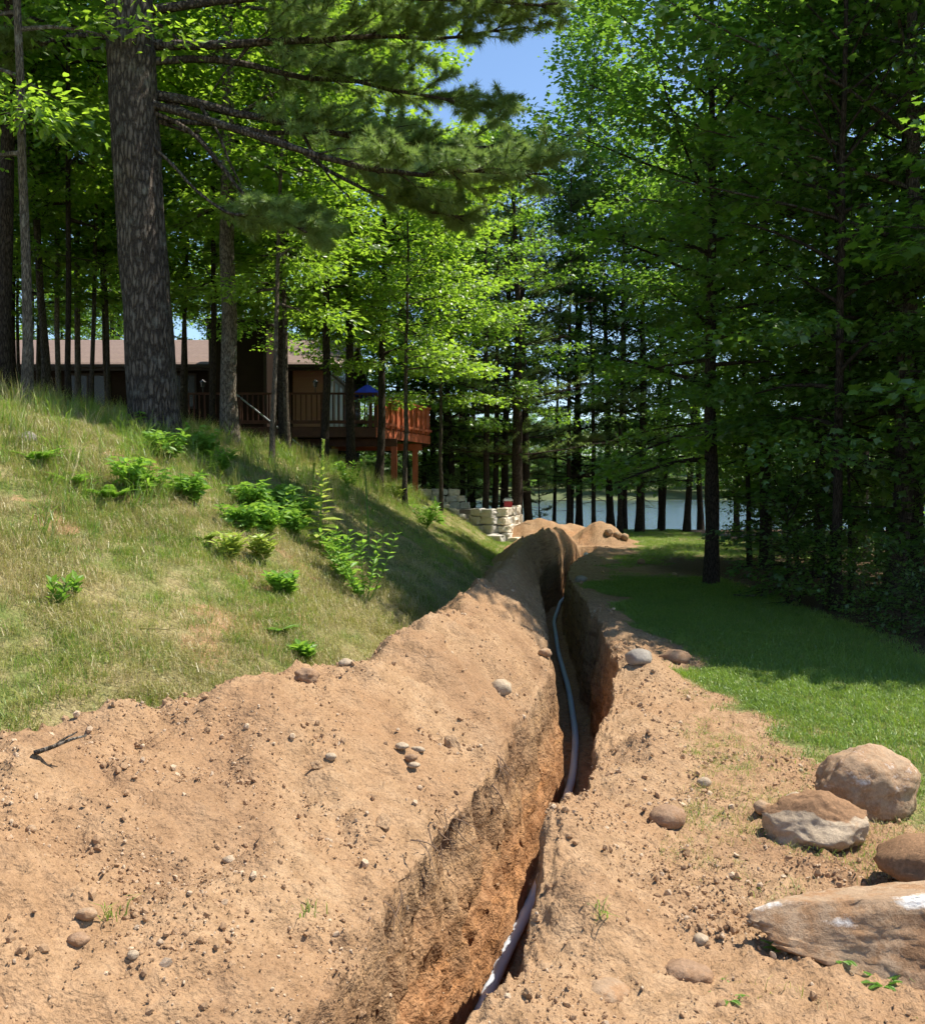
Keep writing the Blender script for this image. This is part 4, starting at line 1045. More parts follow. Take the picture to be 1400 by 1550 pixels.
# ------------------------------------------------------------------ deck
def build_deck():
    d = thing('deck', 'raised wooden deck with dark railing and a sunlit red end panel', 'deck', (-4.0, 26.2, 2.0))
    cache = {}
    def part(name, mb, mat, parent=d):
        me = mb.mesh(name); me.transform(Matrix.Translation((4.0, -26.2, -2.0)))
        return obj(name, me, mat, parent)
    A = np.array([-9.4, 26.2]); B = np.array([-2.45, 26.2]); C = np.array([-2.12, 27.0]); E = np.array([-1.07, 30.0]); F_ = np.array([-1.4, 33.0]); G_ = np.array([-4.2, 33.0])
    # floor boards
    k = 0
    y = 26.26
    while y < 33.0:
        xl = -9.4 if y < 28.84 else -4.22
        xr = np.interp(y, [26.2, 27.0, 30.0, 33.0], [-2.45, -2.12, -1.07, -1.4]) - 0.03
        if y < 27.42 or y > 28.84:
            b = MB(); b.box((xl, y, FZ - 0.04), (xr, y + 0.138, FZ)); part('floor_board', b, M['deck_dark'])
        else:
            for u0, u1 in ((xl, -7.6), (-5.7, xr)):
                b = MB(); b.box((u0, y, FZ - 0.04), (u1, y + 0.138, FZ)); part('floor_board', b, M['deck_dark'])
        y += 0.145
    # rims
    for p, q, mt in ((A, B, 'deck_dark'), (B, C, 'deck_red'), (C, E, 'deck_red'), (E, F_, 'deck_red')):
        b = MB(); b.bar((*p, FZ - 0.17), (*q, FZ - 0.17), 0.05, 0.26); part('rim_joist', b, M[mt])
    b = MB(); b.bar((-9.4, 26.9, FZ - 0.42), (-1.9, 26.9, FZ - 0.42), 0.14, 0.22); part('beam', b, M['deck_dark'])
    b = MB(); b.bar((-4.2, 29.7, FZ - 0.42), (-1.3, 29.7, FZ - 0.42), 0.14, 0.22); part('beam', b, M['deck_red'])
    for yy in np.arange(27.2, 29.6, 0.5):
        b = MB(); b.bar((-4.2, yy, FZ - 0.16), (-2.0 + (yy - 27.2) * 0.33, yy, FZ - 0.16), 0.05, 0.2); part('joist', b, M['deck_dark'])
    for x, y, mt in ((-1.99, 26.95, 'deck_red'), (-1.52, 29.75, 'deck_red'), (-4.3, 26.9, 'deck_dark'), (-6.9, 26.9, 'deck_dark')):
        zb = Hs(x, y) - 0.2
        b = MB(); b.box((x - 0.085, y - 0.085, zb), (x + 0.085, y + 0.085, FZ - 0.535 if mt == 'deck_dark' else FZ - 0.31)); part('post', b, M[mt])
    # dark railing along the front
    TR = FZ + 0.93
    b = MB(); b.bar((*A, TR), (*B, TR), 0.12, 0.05); part('top_rail', b, M['deck_dark'])
    b = MB(); b.bar((*A, FZ + 0.13), (*B, FZ + 0.13), 0.05, 0.09); part('bottom_rail', b, M['deck_dark'])
    n = 46
    for i in range(n + 1):
        x = A[0] + (B[0] - A[0]) * i / n
        b = MB()
        if i % 9 == 0 or i == n:
            b.box((x - 0.05, 26.15, FZ - 0.02), (x + 0.05, 26.25, TR + 0.03)); part('rail_post', b, M['deck_dark'])
        else:
            b.box((x - 0.018, 26.18, FZ + 0.17), (x + 0.018, 26.22, TR - 0.026)); part('baluster', b, M['deck_dark'])
    # closed red end panel: boards with battens and a cap
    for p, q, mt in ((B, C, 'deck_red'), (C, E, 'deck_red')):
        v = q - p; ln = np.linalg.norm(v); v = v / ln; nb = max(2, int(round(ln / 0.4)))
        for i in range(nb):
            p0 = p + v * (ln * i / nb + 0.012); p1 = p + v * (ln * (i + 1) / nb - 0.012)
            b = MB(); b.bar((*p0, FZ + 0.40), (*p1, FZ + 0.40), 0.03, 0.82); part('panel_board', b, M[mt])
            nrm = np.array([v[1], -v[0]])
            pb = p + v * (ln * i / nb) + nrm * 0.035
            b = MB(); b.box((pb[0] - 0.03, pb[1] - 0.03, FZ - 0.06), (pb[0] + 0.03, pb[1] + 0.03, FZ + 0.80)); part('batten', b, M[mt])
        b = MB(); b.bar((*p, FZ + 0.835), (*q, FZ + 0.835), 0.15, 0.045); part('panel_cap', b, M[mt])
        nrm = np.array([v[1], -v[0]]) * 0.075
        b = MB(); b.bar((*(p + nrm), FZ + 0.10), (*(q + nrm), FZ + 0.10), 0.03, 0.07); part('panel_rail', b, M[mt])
    v = F_ - E
    for i in range(1, 15):
        p = E + v * i / 15; b = MB(); b.box((p[0] - 0.018, p[1] - 0.018, FZ), (p[0] + 0.018, p[1] + 0.018, TR - 0.03)); part('baluster', b, M['deck_dark'])
    b = MB(); b.bar((*E, TR), (*F_, TR), 0.1, 0.05); part('top_rail', b, M['deck_dark'])
    # stair down the bank
    s0, s1 = np.array([-6.25, 25.6, FZ + 0.85]), np.array([-4.25, 25.6, FZ - 0.75])
    b = MB(); b.tube([s0, s1], 0.022, 8, True); part('stair_handrail', b, M['metal_grey'])
    b = MB(); b.bar(s0 - np.array([0, -0.2, 1.0]), s1 - np.array([0, -0.2, 1.0]), 0.05, 0.24); part('stair_stringer', b, M['deck_dark'])
    for i in range(8):
        p = s0 + (s1 - s0) * (i + 0.5) / 8 - np.array([0, 0, 0.92]); b = MB(); b.box((p[0] - 0.14, p[1] - 0.05, p[2] - 0.02), (p[0] + 0.14, p[1] + 0.55, p[2] + 0.02)); part('stair_tread', b, M['deck_dark'])
    for t in (0.05, 0.95):
        p = s0 + (s1 - s0) * t; b = MB(); b.box((p[0] - 0.03, p[1] - 0.03, p[2] - 1.3), (p[0] + 0.03, p[1] + 0.03, p[2])); part('stair_post', b, M['deck_dark'])
build_deck()

# lantern on the railing
def lantern(px, y, label):
    x = (px - 700) / 1400 * y; z0 = FZ + 0.955
    o = thing('lantern', label, 'lantern', (x, y, z0), group='lanterns on the deck railing')
    b = MB(); b.tube([(0, 0, 0), (0, 0, 0.16)], 0.015, 8, True); b.build('stem', M['black'], o)
    b = MB(); b.tube([(0, 0, 0.16), (0, 0, 0.30)], [0.045, 0.07], 4, True); b.build('glass_body', M['glass'], o)
    b = MB(); b.tube([(0, 0, 0.302), (0, 0, 0.33), (0, 0, 0.38)], [0.095, 0.06, 0.01], 4, True); b.build('cap', M['black'], o)
lantern(478, 26.2, 'small black lantern standing on the railing before the pink corner')
lantern(308, 26.2, 'small dim lantern on the railing beside the chimney')

# blue umbrella standing on the deck
def umbrella():
    x, y = at(556, 590, 31.0).x, 31.0
    o = thing('patio_umbrella', 'open royal blue patio umbrella standing on the deck', 'umbrella', (x, y, FZ))
    b = MB(); b.tube([(0, 0, 0), (0, 0, 1.72)], 0.025, 10, True); b.build('pole', M['metal_grey'], o, True)
    b = MB(); b.tube([(0, 0, 0), (0, 0, 0.05), (0, 0, 0.12)], [0.24, 0.22, 0.05], 16, True); b.build('base', M['black'], o)
    rim, top = 1.42, 1.74; R = 0.50
    for i in range(8):
        a0, a1 = i * math.pi / 4, (i + 1) * math.pi / 4
        v = [(0, 0, top)]
        rows = 4
        for r in range(1, rows + 1):
            for t in (0, 0.5, 1):
                a = a0 + (a1 - a0) * t; rr = R * r / rows * (1 if t != 0.5 else 0.945); sag = -0.02 if t == 0.5 else 0
                v.append((rr * math.cos(a), rr * math.sin(a), top - (top - rim) * (r / rows) ** 1.2 + sag))
        f = [(0, 1, 2), (0, 2, 3)]; q = []
        for r in range(rows - 1):
            for t in range(2):
                b0 = 1 + r * 3 + t; q.append((b0, b0 + 3, b0 + 4, b0 + 1))
        e = len(v); v += [(R * math.cos(a0), R * math.sin(a0), rim - 0.07), (R * 0.945 * math.cos((a0 + a1) / 2), R * 0.945 * math.sin((a0 + a1) / 2), rim - 0.09), (R * math.cos(a1), R * math.sin(a1), rim - 0.07)]
        l0 = 1 + (rows - 1) * 3; q += [(l0, e, e + 1, l0 + 1), (l0 + 1, e + 1, e + 2, l0 + 2)]
        mb = MB(); mb.add(v, f, q); mb.build('canopy_panel', M['blue'], o)
    for i in range(8):
        a = i * math.pi / 4; b = MB(); b.tube([(0, 0, 1.70), (R * 0.97 * math.cos(a), R * 0.97 * math.sin(a), rim - 0.01)], 0.007, 5); b.build('rib', M['metal_grey'], o)
    b = MB(); b.tube([(0, 0, 1.745), (0, 0, 1.80)], [0.03, 0.012], 8, True); b.build('finial', M['metal_grey'], o)
umbrella()

# ------------------------------------------------------------------ rocks
def ico(sub):
    import bmesh
    bm = bmesh.new(); bmesh.ops.create_icosphere(bm, subdivisions=sub, radius=1.0)
    V = np.array([v.co[:] for v in bm.verts]); T = np.array([[v.index for v in f.verts] for f in bm.faces]); bm.free()
    return V, T
ICO = {k: ico(k) for k in (1, 2, 3, 4, 5)}

def rock_geom(seed, dims, sub=3, rough=0.18, facets=7, cut=0.72):
    V, T = ICO[sub]; rs = np.random.RandomState(seed)
    P = V.copy()
    for i in range(facets):                                                # flat broken faces
        n = unit(rs.normal(0, 1, 3)); d = rs.uniform(cut, 0.97)
        s = P @ n; P = P - np.maximum(s - d, 0)[:, None] * n * 0.9
    o = rs.rand(3) * 50
    P = P * (1 + rough * fbm(P[:, 0] * 1.3 + o[0], P[:, 1] * 1.3 + o[1], P[:, 2] * 1.3 + o[2], 4, 0.55)[:, None])
    if sub >= 4: P = P * (1 + 0.035 * (np.abs(fbm(P[:, 0] * 3.5 + o[1], P[:, 1] * 3.5, P[:, 2] * 3.5, 3)) - 0.3)[:, None])
    if sub >= 4: P = P * (1 + 0.025 * fbm(P[:, 0] * 9 + o[0], P[:, 1] * 9, P[:, 2] * 9, 3)[:, None])
    return P * np.asarray(dims) / 2, T

M['rock_tan'] = mat_rock('rock_tan', (0.31, 0.205, 0.125), (0.43, 0.31, 0.205), (0.33, 0.195, 0.105), 0.46)
M['rock_dirty'] = mat_rock('rock_dirty', (0.27, 0.165, 0.097), (0.345, 0.23, 0.15), (0.285, 0.165, 0.09), 0.5)
M['rock_pale'] = mat_rock('rock_pale', (0.36, 0.27, 0.18), (0.46, 0.365, 0.26), (0.33, 0.21, 0.122), 0.60)
M['rock_grey'] = mat_rock('rock_grey', (0.23, 0.20, 0.17), (0.33, 0.295, 0.25), (0.29, 0.185, 0.11), 0.62)

def rock(name, label, x, y, dims, seed, mat, rz=0.0, bury=0.3, sub=3, rough=0.18, facets=7, cut=0.72, mark=None, group=None, shape=None, cat='rock', tilt=(0, 0)):
    P, T = rock_geom(seed, dims, sub, rough, facets, cut)
    if shape: P = shape(P, np.asarray(dims, float))
    mk = np.zeros((len(P), 4)) if mark is None else mark(P, np.asarray(dims, float))
    me = mesh_np(name, P, T, None, True, colors={'mark': mk})
    z = Hs(x, y)
    o = obj(name, me, M[mat], None, (x, y, z + dims[2] * (0.5 - bury)), (tilt[0], tilt[1], rz))
    return tag(o, label, cat, group)

# the big slab with the white scrape
def slab_shape(P, d):
    x = P[:, 0] / d[0] * 2
    k = np.clip(0.30 + 0.75 * (x + 1) / 1.2, 0.2, 1.0)                      # tapers to its left end
    P = P.copy(); P[:, 1] *= 0.55 + 0.45 * k; P[:, 2] *= k
    P[:, 2] += (1 - k) * d[2] * 0.05
    for n_, o_ in (((-0.10, -0.80, 0.59), 0.085), ((0.03, 0.22, 0.975), 0.135)):
        n_ = np.array(n_) / np.linalg.norm(n_)
        s = P @ n_
        P = P - np.maximum(s - o_ * np.clip(k, 0.3, 1), 0)[:, None] * n_ * 0.93
    face = sst(-0.2, 0.5, (P @ np.array([0, -0.8, 0.59])) / 0.085) * (P[:, 1] < 0.02)
    P = P + (np.array([0, -0.8, 0.59]) * (0.020 * fbm(P[:, 0] * 9, P[:, 1] * 12, P[:, 2] * 12, 4, 0.6) * face)[:, None])
    P = P + np.array([0, 0, 1.0]) * (0.007 * fbm(P[:, 0] * 22, P[:, 1] * 22, P[:, 2] * 22, 3, 0.6) * (1 - face))[:, None]
    return P
def slab_mark(P, d):
    x, y, z = P[:, 0] / d[0] * 2, P[:, 1] / d[1] * 2, P[:, 2] / d[2] * 2
    k = np.clip(0.30 + 0.75 * (x + 1) / 1.2, 0.2, 1.0)
    q = P @ (np.array([-0.10, -0.80, 0.59]) / 1.0) - 0.078 * np.clip(k, 0.3, 1); w = P @ np.array([0.03, 0.22, 0.975]) - 0.12 * np.clip(k, 0.3, 1)
    edge = np.exp(-(q / 0.022) ** 2 - (w / 0.03) ** 2) * (0.55 + 0.35 * np.sin(5 * x + 1))
    top = 0.42 * (w > -0.03) * np.exp(-((y - 0.12) / 0.28) ** 2) * sst(-0.5, 0.1, x)
    low = 0.55 * np.exp(-((z - 0.12) / 0.10) ** 2) * (y < 0) * np.exp(-((x + 0.55) / 0.18) ** 2)
    d_ = 0.60 * (q > -0.03) * (w < -0.035) * sst(-0.75, -0.1, x)
    return np.stack([np.clip(edge + top + low, 0, 1), d_, 0 * x, 0 * x], 1)
rock('boulder', 'long flat topped boulder with a white scraped edge, nearest to the camera', 1.66, 3.22, (1.22, 0.58, 0.46), 5, 'rock_tan', -0.12, 0.26, 5, 0.13, 9, 0.66, slab_mark, None, slab_shape)
def curl_shape(P, d):
    P = P.copy(); x = P[:, 0] / d[0] * 2; z = P[:, 2] / d[2] * 2
    P[:, 0] += 0.22 * d[0] * np.exp(-((z + 0.25) / 0.42) ** 2) * sst(-0.1, -0.7, x)
    return P
rock('boulder', 'soil caked brown boulder with a hollowed end behind the scraped slab', 1.98, 3.82, (0.62, 0.44, 0.32), 12, 'rock_dirty', 0.1, 0.22, 4, 0.14, 6, 0.75,
     lambda P, d: np.stack([0 * P[:, 0], 0.7 * (P[:, 2] > 0.0 * d[2]), 0 * P[:, 0], 0 * P[:, 0]], 1), None, curl_shape)
rock('boulder', 'two-tone boulder, soil crusted on top with a pale broken face', 1.69, 4.38, (0.46, 0.35, 0.30), 22, 'rock_pale', -0.25, 0.26, 5, 0.20, 6, 0.66,
     lambda P, d: np.stack([0 * P[:, 0], 0.9 * sst(0.06, 0.24, P[:, 2] / d[2] + 0.25 * P[:, 1] / d[1] + 0.14 * fbm(P[:, 0] * 9, P[:, 1] * 9, P[:, 2] * 9, 3)), 0 * P[:, 0], 0 * P[:, 0]], 1))
rock('boulder', 'large rounded tan boulder, tallest of the group on the grass', 2.13, 4.84, (0.54, 0.44, 0.42), 33, 'rock_tan', 0.2, 0.24, 5, 0.13, 5, 0.8,
     lambda P, d: np.stack([0.35 * (P[:, 1] < 0), 0.45 * (P[:, 2] < 0.1 * d[2]), 0 * P[:, 0], 0 * P[:, 0]], 1))
rock('stone', 'small pale stone peeping out behind the two-tone boulder', 1.72, 4.72, (0.22, 0.16, 0.14), 41, 'rock_pale', 0.4, 0.25, 3)
rock('stone', 'small tan stone on bare soil beside the two-tone boulder', 1.51, 4.62, (0.09, 0.08, 0.08), 43, 'rock_tan', 0.4, 0.25, 3)
def stone(px, py, w, label, seed, mat='rock_tan', asp=0.8, hh=0.7, bury=0.3, rz=0.0, sub=3, rough=0.14, group=None, y1=60):
    x, y, z = pix_ground(px, py, 1.5, y1)
    s = w / 1400.0 * y
    return rock('stone', label, x, y + s * asp * 0.3, (s, s * asp, s * hh), seed, mat, rz, bury, sub, rough, 6, 0.78, None, group)
stone(1014, 1256, 58, 'smooth egg shaped brown cobble between the trench and the boulders', 51, 'rock_dirty', 0.85, 0.70, 0.22, 0.2, 4, 0.06)
stone(1067, 1198, 22, 'small pale cobble at the edge of the sunny grass', 52, 'rock_pale', 0.8, 0.7, 0.2)
stone(970, 1006, 46, 'grey boulder at the lawn edge beside the trench lip', 53, 'rock_grey', 0.8, 0.6, 0.32, 0.3)
stone(1023, 1006, 50, 'soil stained boulder at the lawn edge, next to the grey one', 54, 'rock_dirty', 0.8, 0.5, 0.2)
stone(759, 1044, 34, 'angular pale stone alone high on the spoil heap', 55, 'rock_pale', 0.8, 0.85, 0.2, 0.5)
stone(918, 1512, 78, 'flat tan stone half sunk in soil at the bottom edge', 56, 'rock_tan', 0.8, 0.35, 0.55, 0.5, 4)
stone(1042, 1486, 84, 'flat greyish stone half sunk in soil before the scraped boulder', 57, 'rock_dirty', 0.7, 0.40, 0.5, -0.3, 4)
stone(880, 882, 18, 'grey stone on the shaded trench edge', 58, 'rock_grey', 0.9, 0.7, 0.2)
stone(128, 1410, 32, 'blocky tan stone beside a grass sprig on the spoil heap', 59, 'rock_tan', 0.8, 0.6, 0.25)
stone(345, 1292, 20, 'pale oval stone in the middle of the spoil heap', 60, 'rock_pale', 0.8, 0.7, 0.25)
stone(115, 1448, 36, 'rounded stone sunk in the soil below the blocky stone', 61, 'rock_dirty', 0.8, 0.5, 0.45)
stone(500, 1168, 18, 'small pale stone near the top of the spoil heap', 62, 'rock_pale', 0.8, 0.7, 0.25)
stone(462, 1034, 40, 'dark soil clod perched on the crest of the spoil heap', 63, 'rock_dirty', 0.8, 0.7, 0.2, 0.3, 4, 0.3)
stone(523, 1022, 24, 'pale stone on the crest just past the dark clod', 64, 'rock_pale', 0.8, 0.6, 0.3)
stone(825, 1003, 22, 'small tan stone right at the lip of the trench', 65, 'rock_tan', 0.8, 0.7, 0.25)
stone(740, 832 + 30, 12, 'small brown stone on the shaded part of the heap', 66, 'rock_dirty', 0.8, 0.7, 0.25)
stone(935, 815, 13, 'upper tan boulder at the end of the far soil mound', 67, 'rock_tan', 0.9, 0.9, 0.1)
stone(922, 812, 14, 'round tan boulder on the far soil mound', 68, 'rock_tan', 0.9, 0.9, 0.15)
stone(946, 818, 13, 'end boulder of the far soil mound, nearest the sunny lawn', 69, 'rock_tan', 0.9, 0.9, 0.1)
stone(971, 855, 12, 'dark stone lying on the shaded bare patch', 70, 'rock_dirty', 0.9, 0.9, 0.1)
stone(38, 672, 28, 'grey stone showing through grass near the picture edge', 71, 'rock_grey', 0.9, 0.8, 0.2)
stone(608, 1140, 22, 'pale flat stone topmost in the cluster on the heap', 72, 'rock_pale', 0.7, 0.5, 0.2, 0.2)
stone(632, 1142, 24, 'long flat stone in the cluster on the heap', 73, 'rock_pale', 0.5, 0.4, 0.2, -0.2)
stone(622, 1156, 20, 'brown stone in the middle of the cluster on the heap', 74, 'rock_dirty', 0.7, 0.7, 0.2)
stone(626, 1172, 20, 'pale stone lowest in the cluster on the heap', 75, 'rock_pale', 0.7, 0.5, 0.2)
stone(1165, 1250, 22, 'small round stone left of the two-tone boulder', 76, 'rock_tan', 0.9, 0.8, 0.2)
stone(1062, 1436, 24, 'small pale stone above the sunken greyish stone', 77, 'rock_pale', 0.9, 0.7, 0.3)
stone(45, 1258, 16, 'small curved stone near the picture edge on the heap', 78, 'rock_tan', 0.9, 0.8, 0.2)
stone(200, 1475, 18, 'small pale stone low on the heap in the corner', 79, 'rock_pale', 0.9, 0.8, 0.3)

# ------------------------------------------------------------------ stepped stone retaining wall
def retaining_wall():
    rs = np.random.RandomState(4)
    o = thing('retaining_wall', 'stepped retaining wall of pale rough stone blocks below the deck', 'wall', (0.8, 29.6, 0.0))
    mats = [mat_rock('wall_stone%d' % i, c, p, None, 0.5, 3.0) for i, (c, p) in enumerate((((0.56, 0.48, 0.36), (0.72, 0.65, 0.53)), ((0.40, 0.37, 0.33), (0.56, 0.52, 0.46)), ((0.62, 0.52, 0.39), (0.78, 0.70, 0.57))))]
    cubeV = None
    def block(c, sx, sy, sz, rz, mi):
        V, T = ICO[3]
        P = np.sign(V) * np.abs(V) ** 0.28
        P = P / np.abs(P).max(0)
        q = rs.rand(3) * 40
        P = P * (1 + 0.24 * fbm(P[:, 0] * 1.6 + q[0], P[:, 1] * 1.6 + q[1], P[:, 2] * 1.6 + q[2], 3)[:, None])
        P = P * np.array([sx, sy, sz]) / 2
        me = mesh_np('block', P, T, None, False, colors={'mark': np.zeros((len(P), 4))})
        obj('block', me, mats[mi], o, (c[0] - 0.8, c[1] - 29.6, c[2]), (0, 0, rz))
    def course(p, q, z, h, dep, lo, hi, mi=None):
        p, q = np.array(p, float), np.array(q, float); v = q - p; ln = np.linalg.norm(v); v /= ln; s = 0
        rz = math.atan2(v[1], v[0])
        while s < ln - 0.05:
            w = min(rs.uniform(lo, hi), ln - s)
            if ln - s - w < 0.15: w = ln - s
            c = p + v * (s + w / 2)
            block((c[0] + rs.normal(0, 0.012), c[1] + rs.normal(0, 0.03), z + h / 2 + rs.normal(0, 0.012)), w * 1.0, dep * rs.uniform(0.8, 1.25), h * rs.uniform(0.85, 1.15), rz + rs.normal(0, 0.09), rs.choice([0, 0, 2, 1]) if mi is None else mi)
            s += w
    zb = 0.02
    for i in range(4):                                                     # lower tier: front shade put into a darker stone, paler sunny side
        z = zb + 0.265 * i; b = 0.03 * i
        course((0.25 + b, 29.75), (1.12 - b, 29.1 + b), z, 0.26, 0.36, 0.35, 0.6, 1 if i != 9 else None)
        course((1.30 - b, 29.15 + b), (1.95 - b, 31.9), z, 0.26, 0.36, 0.35, 0.65)
    course((0.78, 28.95), (1.22, 28.72), zb, 0.24, 0.34, 0.4, 0.6, 1)  # foot of the front, same shade-darkened stone
    course((1.55, 28.9), (2.1, 29.6), zb - 0.08, 0.22, 0.34, 0.35, 0.6)
    for i in range(3):                                                     # upper tier
        z = 1.02 + 0.225 * i
        course((-1.75 + 0.15 * i, 30.9 + 0.05 * i), (0.25 - 0.18 * i, 31.1 + 0.05 * i), z, 0.22, 0.36, 0.3, 0.6)
    for k in range(26):                                                    # rubble between the tiers and the bank
        x, y = rs.uniform(-0.6, 0.7), rs.uniform(29.6, 30.6)
        block((x, y, max(Hs(x, y), 0.75 if x > 0.2 else 0) + 0.06), rs.uniform(0.14, 0.34), rs.uniform(0.14, 0.3), rs.uniform(0.1, 0.22), rs.rand() * 3, rs.choice([1, 1, 0]))
    b = MB(); b.prism([(-1.6, 30.9, 1.02), (0.3, 29.95, 1.02), (1.1, 29.35, 1.02), (1.75, 31.8, 1.02), (-1.2, 31.9, 1.02)], (0, 0, -1.0))
    me = b.mesh('gravel_fill'); me.transform(Matrix.Translation((-0.8, -29.6, 0))); obj('gravel_fill', me, M['concrete'], o)
retaining_wall()

def cooler():
    p = at(769, 765, 30.7)
    o = thing('drink_cooler', 'small red cooler with white lid on the stone wall', 'cooler', (p.x, p.y, 1.085))
    M['red'] = simple_mat('red_plastic', (0.45, 0.02, 0.025), 0.35, 0.1, 4, 0.05, 0.001, 0.5)
    M['white'] = simple_mat('white_plastic', (0.75, 0.75, 0.73), 0.4, 0.05, 4, 0.05, 0.001, 0.5)
    import bmesh
    def bev(name, lo, hi, mat, par):
        bm = bmesh.new(); bmesh.ops.create_cube(bm, size=1)
        for v in bm.verts: v.co = Vector([(l + h_) / 2 + c * (h_ - l) for l, h_, c in zip(lo, hi, v.co)])
        bmesh.ops.bevel(bm, geom=bm.edges[:], offset=0.02, segments=3, affect='EDGES')
        me = bpy.data.meshes.new(name); bm.to_mesh(me); bm.free(); return obj(name, me, mat, par)
    bev('body', (-0.135, -0.1, 0), (0.135, 0.1, 0.20), M['red'], o)
    bev('lid', (-0.142, -0.107, 0.203), (0.142, 0.107, 0.275), M['white'], o)
    b = MB(); b.tube([(-0.15, 0, 0.15), (-0.155, 0, 0.24), (-0.1, 0, 0.30), (0.1, 0, 0.30), (0.155, 0, 0.24), (0.15, 0, 0.15)], 0.009, 6, True); b.build('handle', M['white'], o)
cooler()

# ------------------------------------------------------------------ conduit in the trench
def conduit():
    ys = [2.2, 3.2, 4.0, 4.61, 5.1, 5.9, 6.97, 8.25, 9.56, 11.7, 14.6, 18.2, 21.2, 22.5]
    xs = [-0.46, -0.21, -0.03, 0.11, 0.25, 0.48, 0.72, 0.99, 1.18, 1.36, 1.52, 1.80, 2.24, 2.52]
    yy = np.linspace(2.2, 22.5, 160); xx = np.interp(yy, ys, xs)
    k = np.hanning(13); k /= k.sum(); xx = np.convolve(np.pad(xx, 6, 'edge'), k, 'valid')
    zz = -TD + 0.07 + 0.02 * pn(yy * 0.8, 0.5, 0.5)
    zz[-8:] = zz[-8:] - 0.0
    mb = MB(); mb.tube(np.stack([xx, yy, zz], 1), 0.034, 16, True)
    m = simple_mat('conduit_grey', (0.50, 0.55, 0.61), 0.5, 0.10, 3.0, 0.05, 0.001, 0.4)
    tag(mb.build('conduit', m, None, True), 'long grey plastic conduit lying along the trench floor', 'pipe')
    p = np.array(at(889, 846, 23.6)); b = MB()
    g = Hs(p[0], p[1])
    b.tube([(p[0] - 0.06, p[1], p[2] + 0.14), (p[0] + 0.01, p[1] + 0.02, p[2] + 0.05), (p[0] + 0.10, p[1] + 0.05, p[2] - 0.06), (p[0] + 0.13, p[1] + 0.06, p[2] - 0.5)], 0.06, 12, True)
    tag(b.build('conduit_end', simple_mat('conduit_white', (0.72, 0.72, 0.70), 0.5, 0.05), None, True), 'white pipe end sticking out of the far trench wall', 'pipe')
conduit()

# sticks and roots
def stick(px, py, ln, az, el, r, label, seed, name='stick', fork=True, mat='bark_grey'):
    x, y, z = pix_ground(px, py)
    rs = np.random.RandomState(seed)
    d = np.array([math.cos(az) * math.cos(el), math.sin(az) * math.cos(el), math.sin(el)])
    mb = MB(); q = curve_pts((x, y, z + r), d, ln, 8, 0.1, rs, 0.10); mb.tube(q, np.linspace(r, r * 0.35, 9), 7, True, 0.2, seed)
    if fork:
        q2 = curve_pts(q[3], d + np.array([0.2, 0.3, 0.35]), ln * 0.5, 5, 0.1, rs, 0.15); mb.tube(q2, np.linspace(r * 0.7, r * 0.2, 6), 5)
    return tag(mb.build(name, M[mat], None, True), label, 'stick')
stick(52, 1180, 0.20, 0.35, 0.25, 0.011, 'forked dead stick lying on the spoil heap near the picture edge', 3)
stick(235, 985, 0.45, -0.35, -0.2, 0.007, 'thin dry stem lying across the grass bank', 4, 'dry_stem', False, 'grass_straw')
stick(212, 950, 0.42, -0.5, -0.2, 0.006, 'upper thin dry stem on the sunny bank', 5, 'dry_stem', False, 'grass_straw')
stick(1110, 905, 0.9, -0.35, 0.02, 0.03, 'pale fallen branch along the edge of the shaded wood', 8, 'branch', False)

def roots():
    rs = np.random.RandomState(31)
    o = thing('root_tangle', 'tangle of torn roots hanging out of the trench wall', 'roots', (RLIP(4.5) - TW, 4.5, 0.0))
    m = simple_mat('root', (0.20, 0.13, 0.085), 0.9, 0.4, 20)
    for i in range(46):
        y = rs.choice([4.5, 4.3, 5.4, 5.9, 3.6, 4.05, 4.9], p=[0.3, 0.15, 0.2, 0.1, 0.1, 0.1, 0.05]) + rs.normal(0, 0.10)
        x = float(RLIP(y)) - TW - 0.03 + rs.normal(0, 0.02); z = 0.02 + rs.normal(0, 0.05)
        q = curve_pts((x, y, z), (0.35, rs.normal(0, 0.5), rs.normal(-0.5, 0.4)), rs.uniform(0.08, 0.28), 6, -0.9, rs, 0.25)
        q = q - np.array([RLIP(4.5) - TW, 4.5, 0.0])
        mb = MB(); mb.tube(q, np.linspace(rs.uniform(0.0015, 0.005), 0.0008, 7), 4); mb.build('root', m, o)
roots()

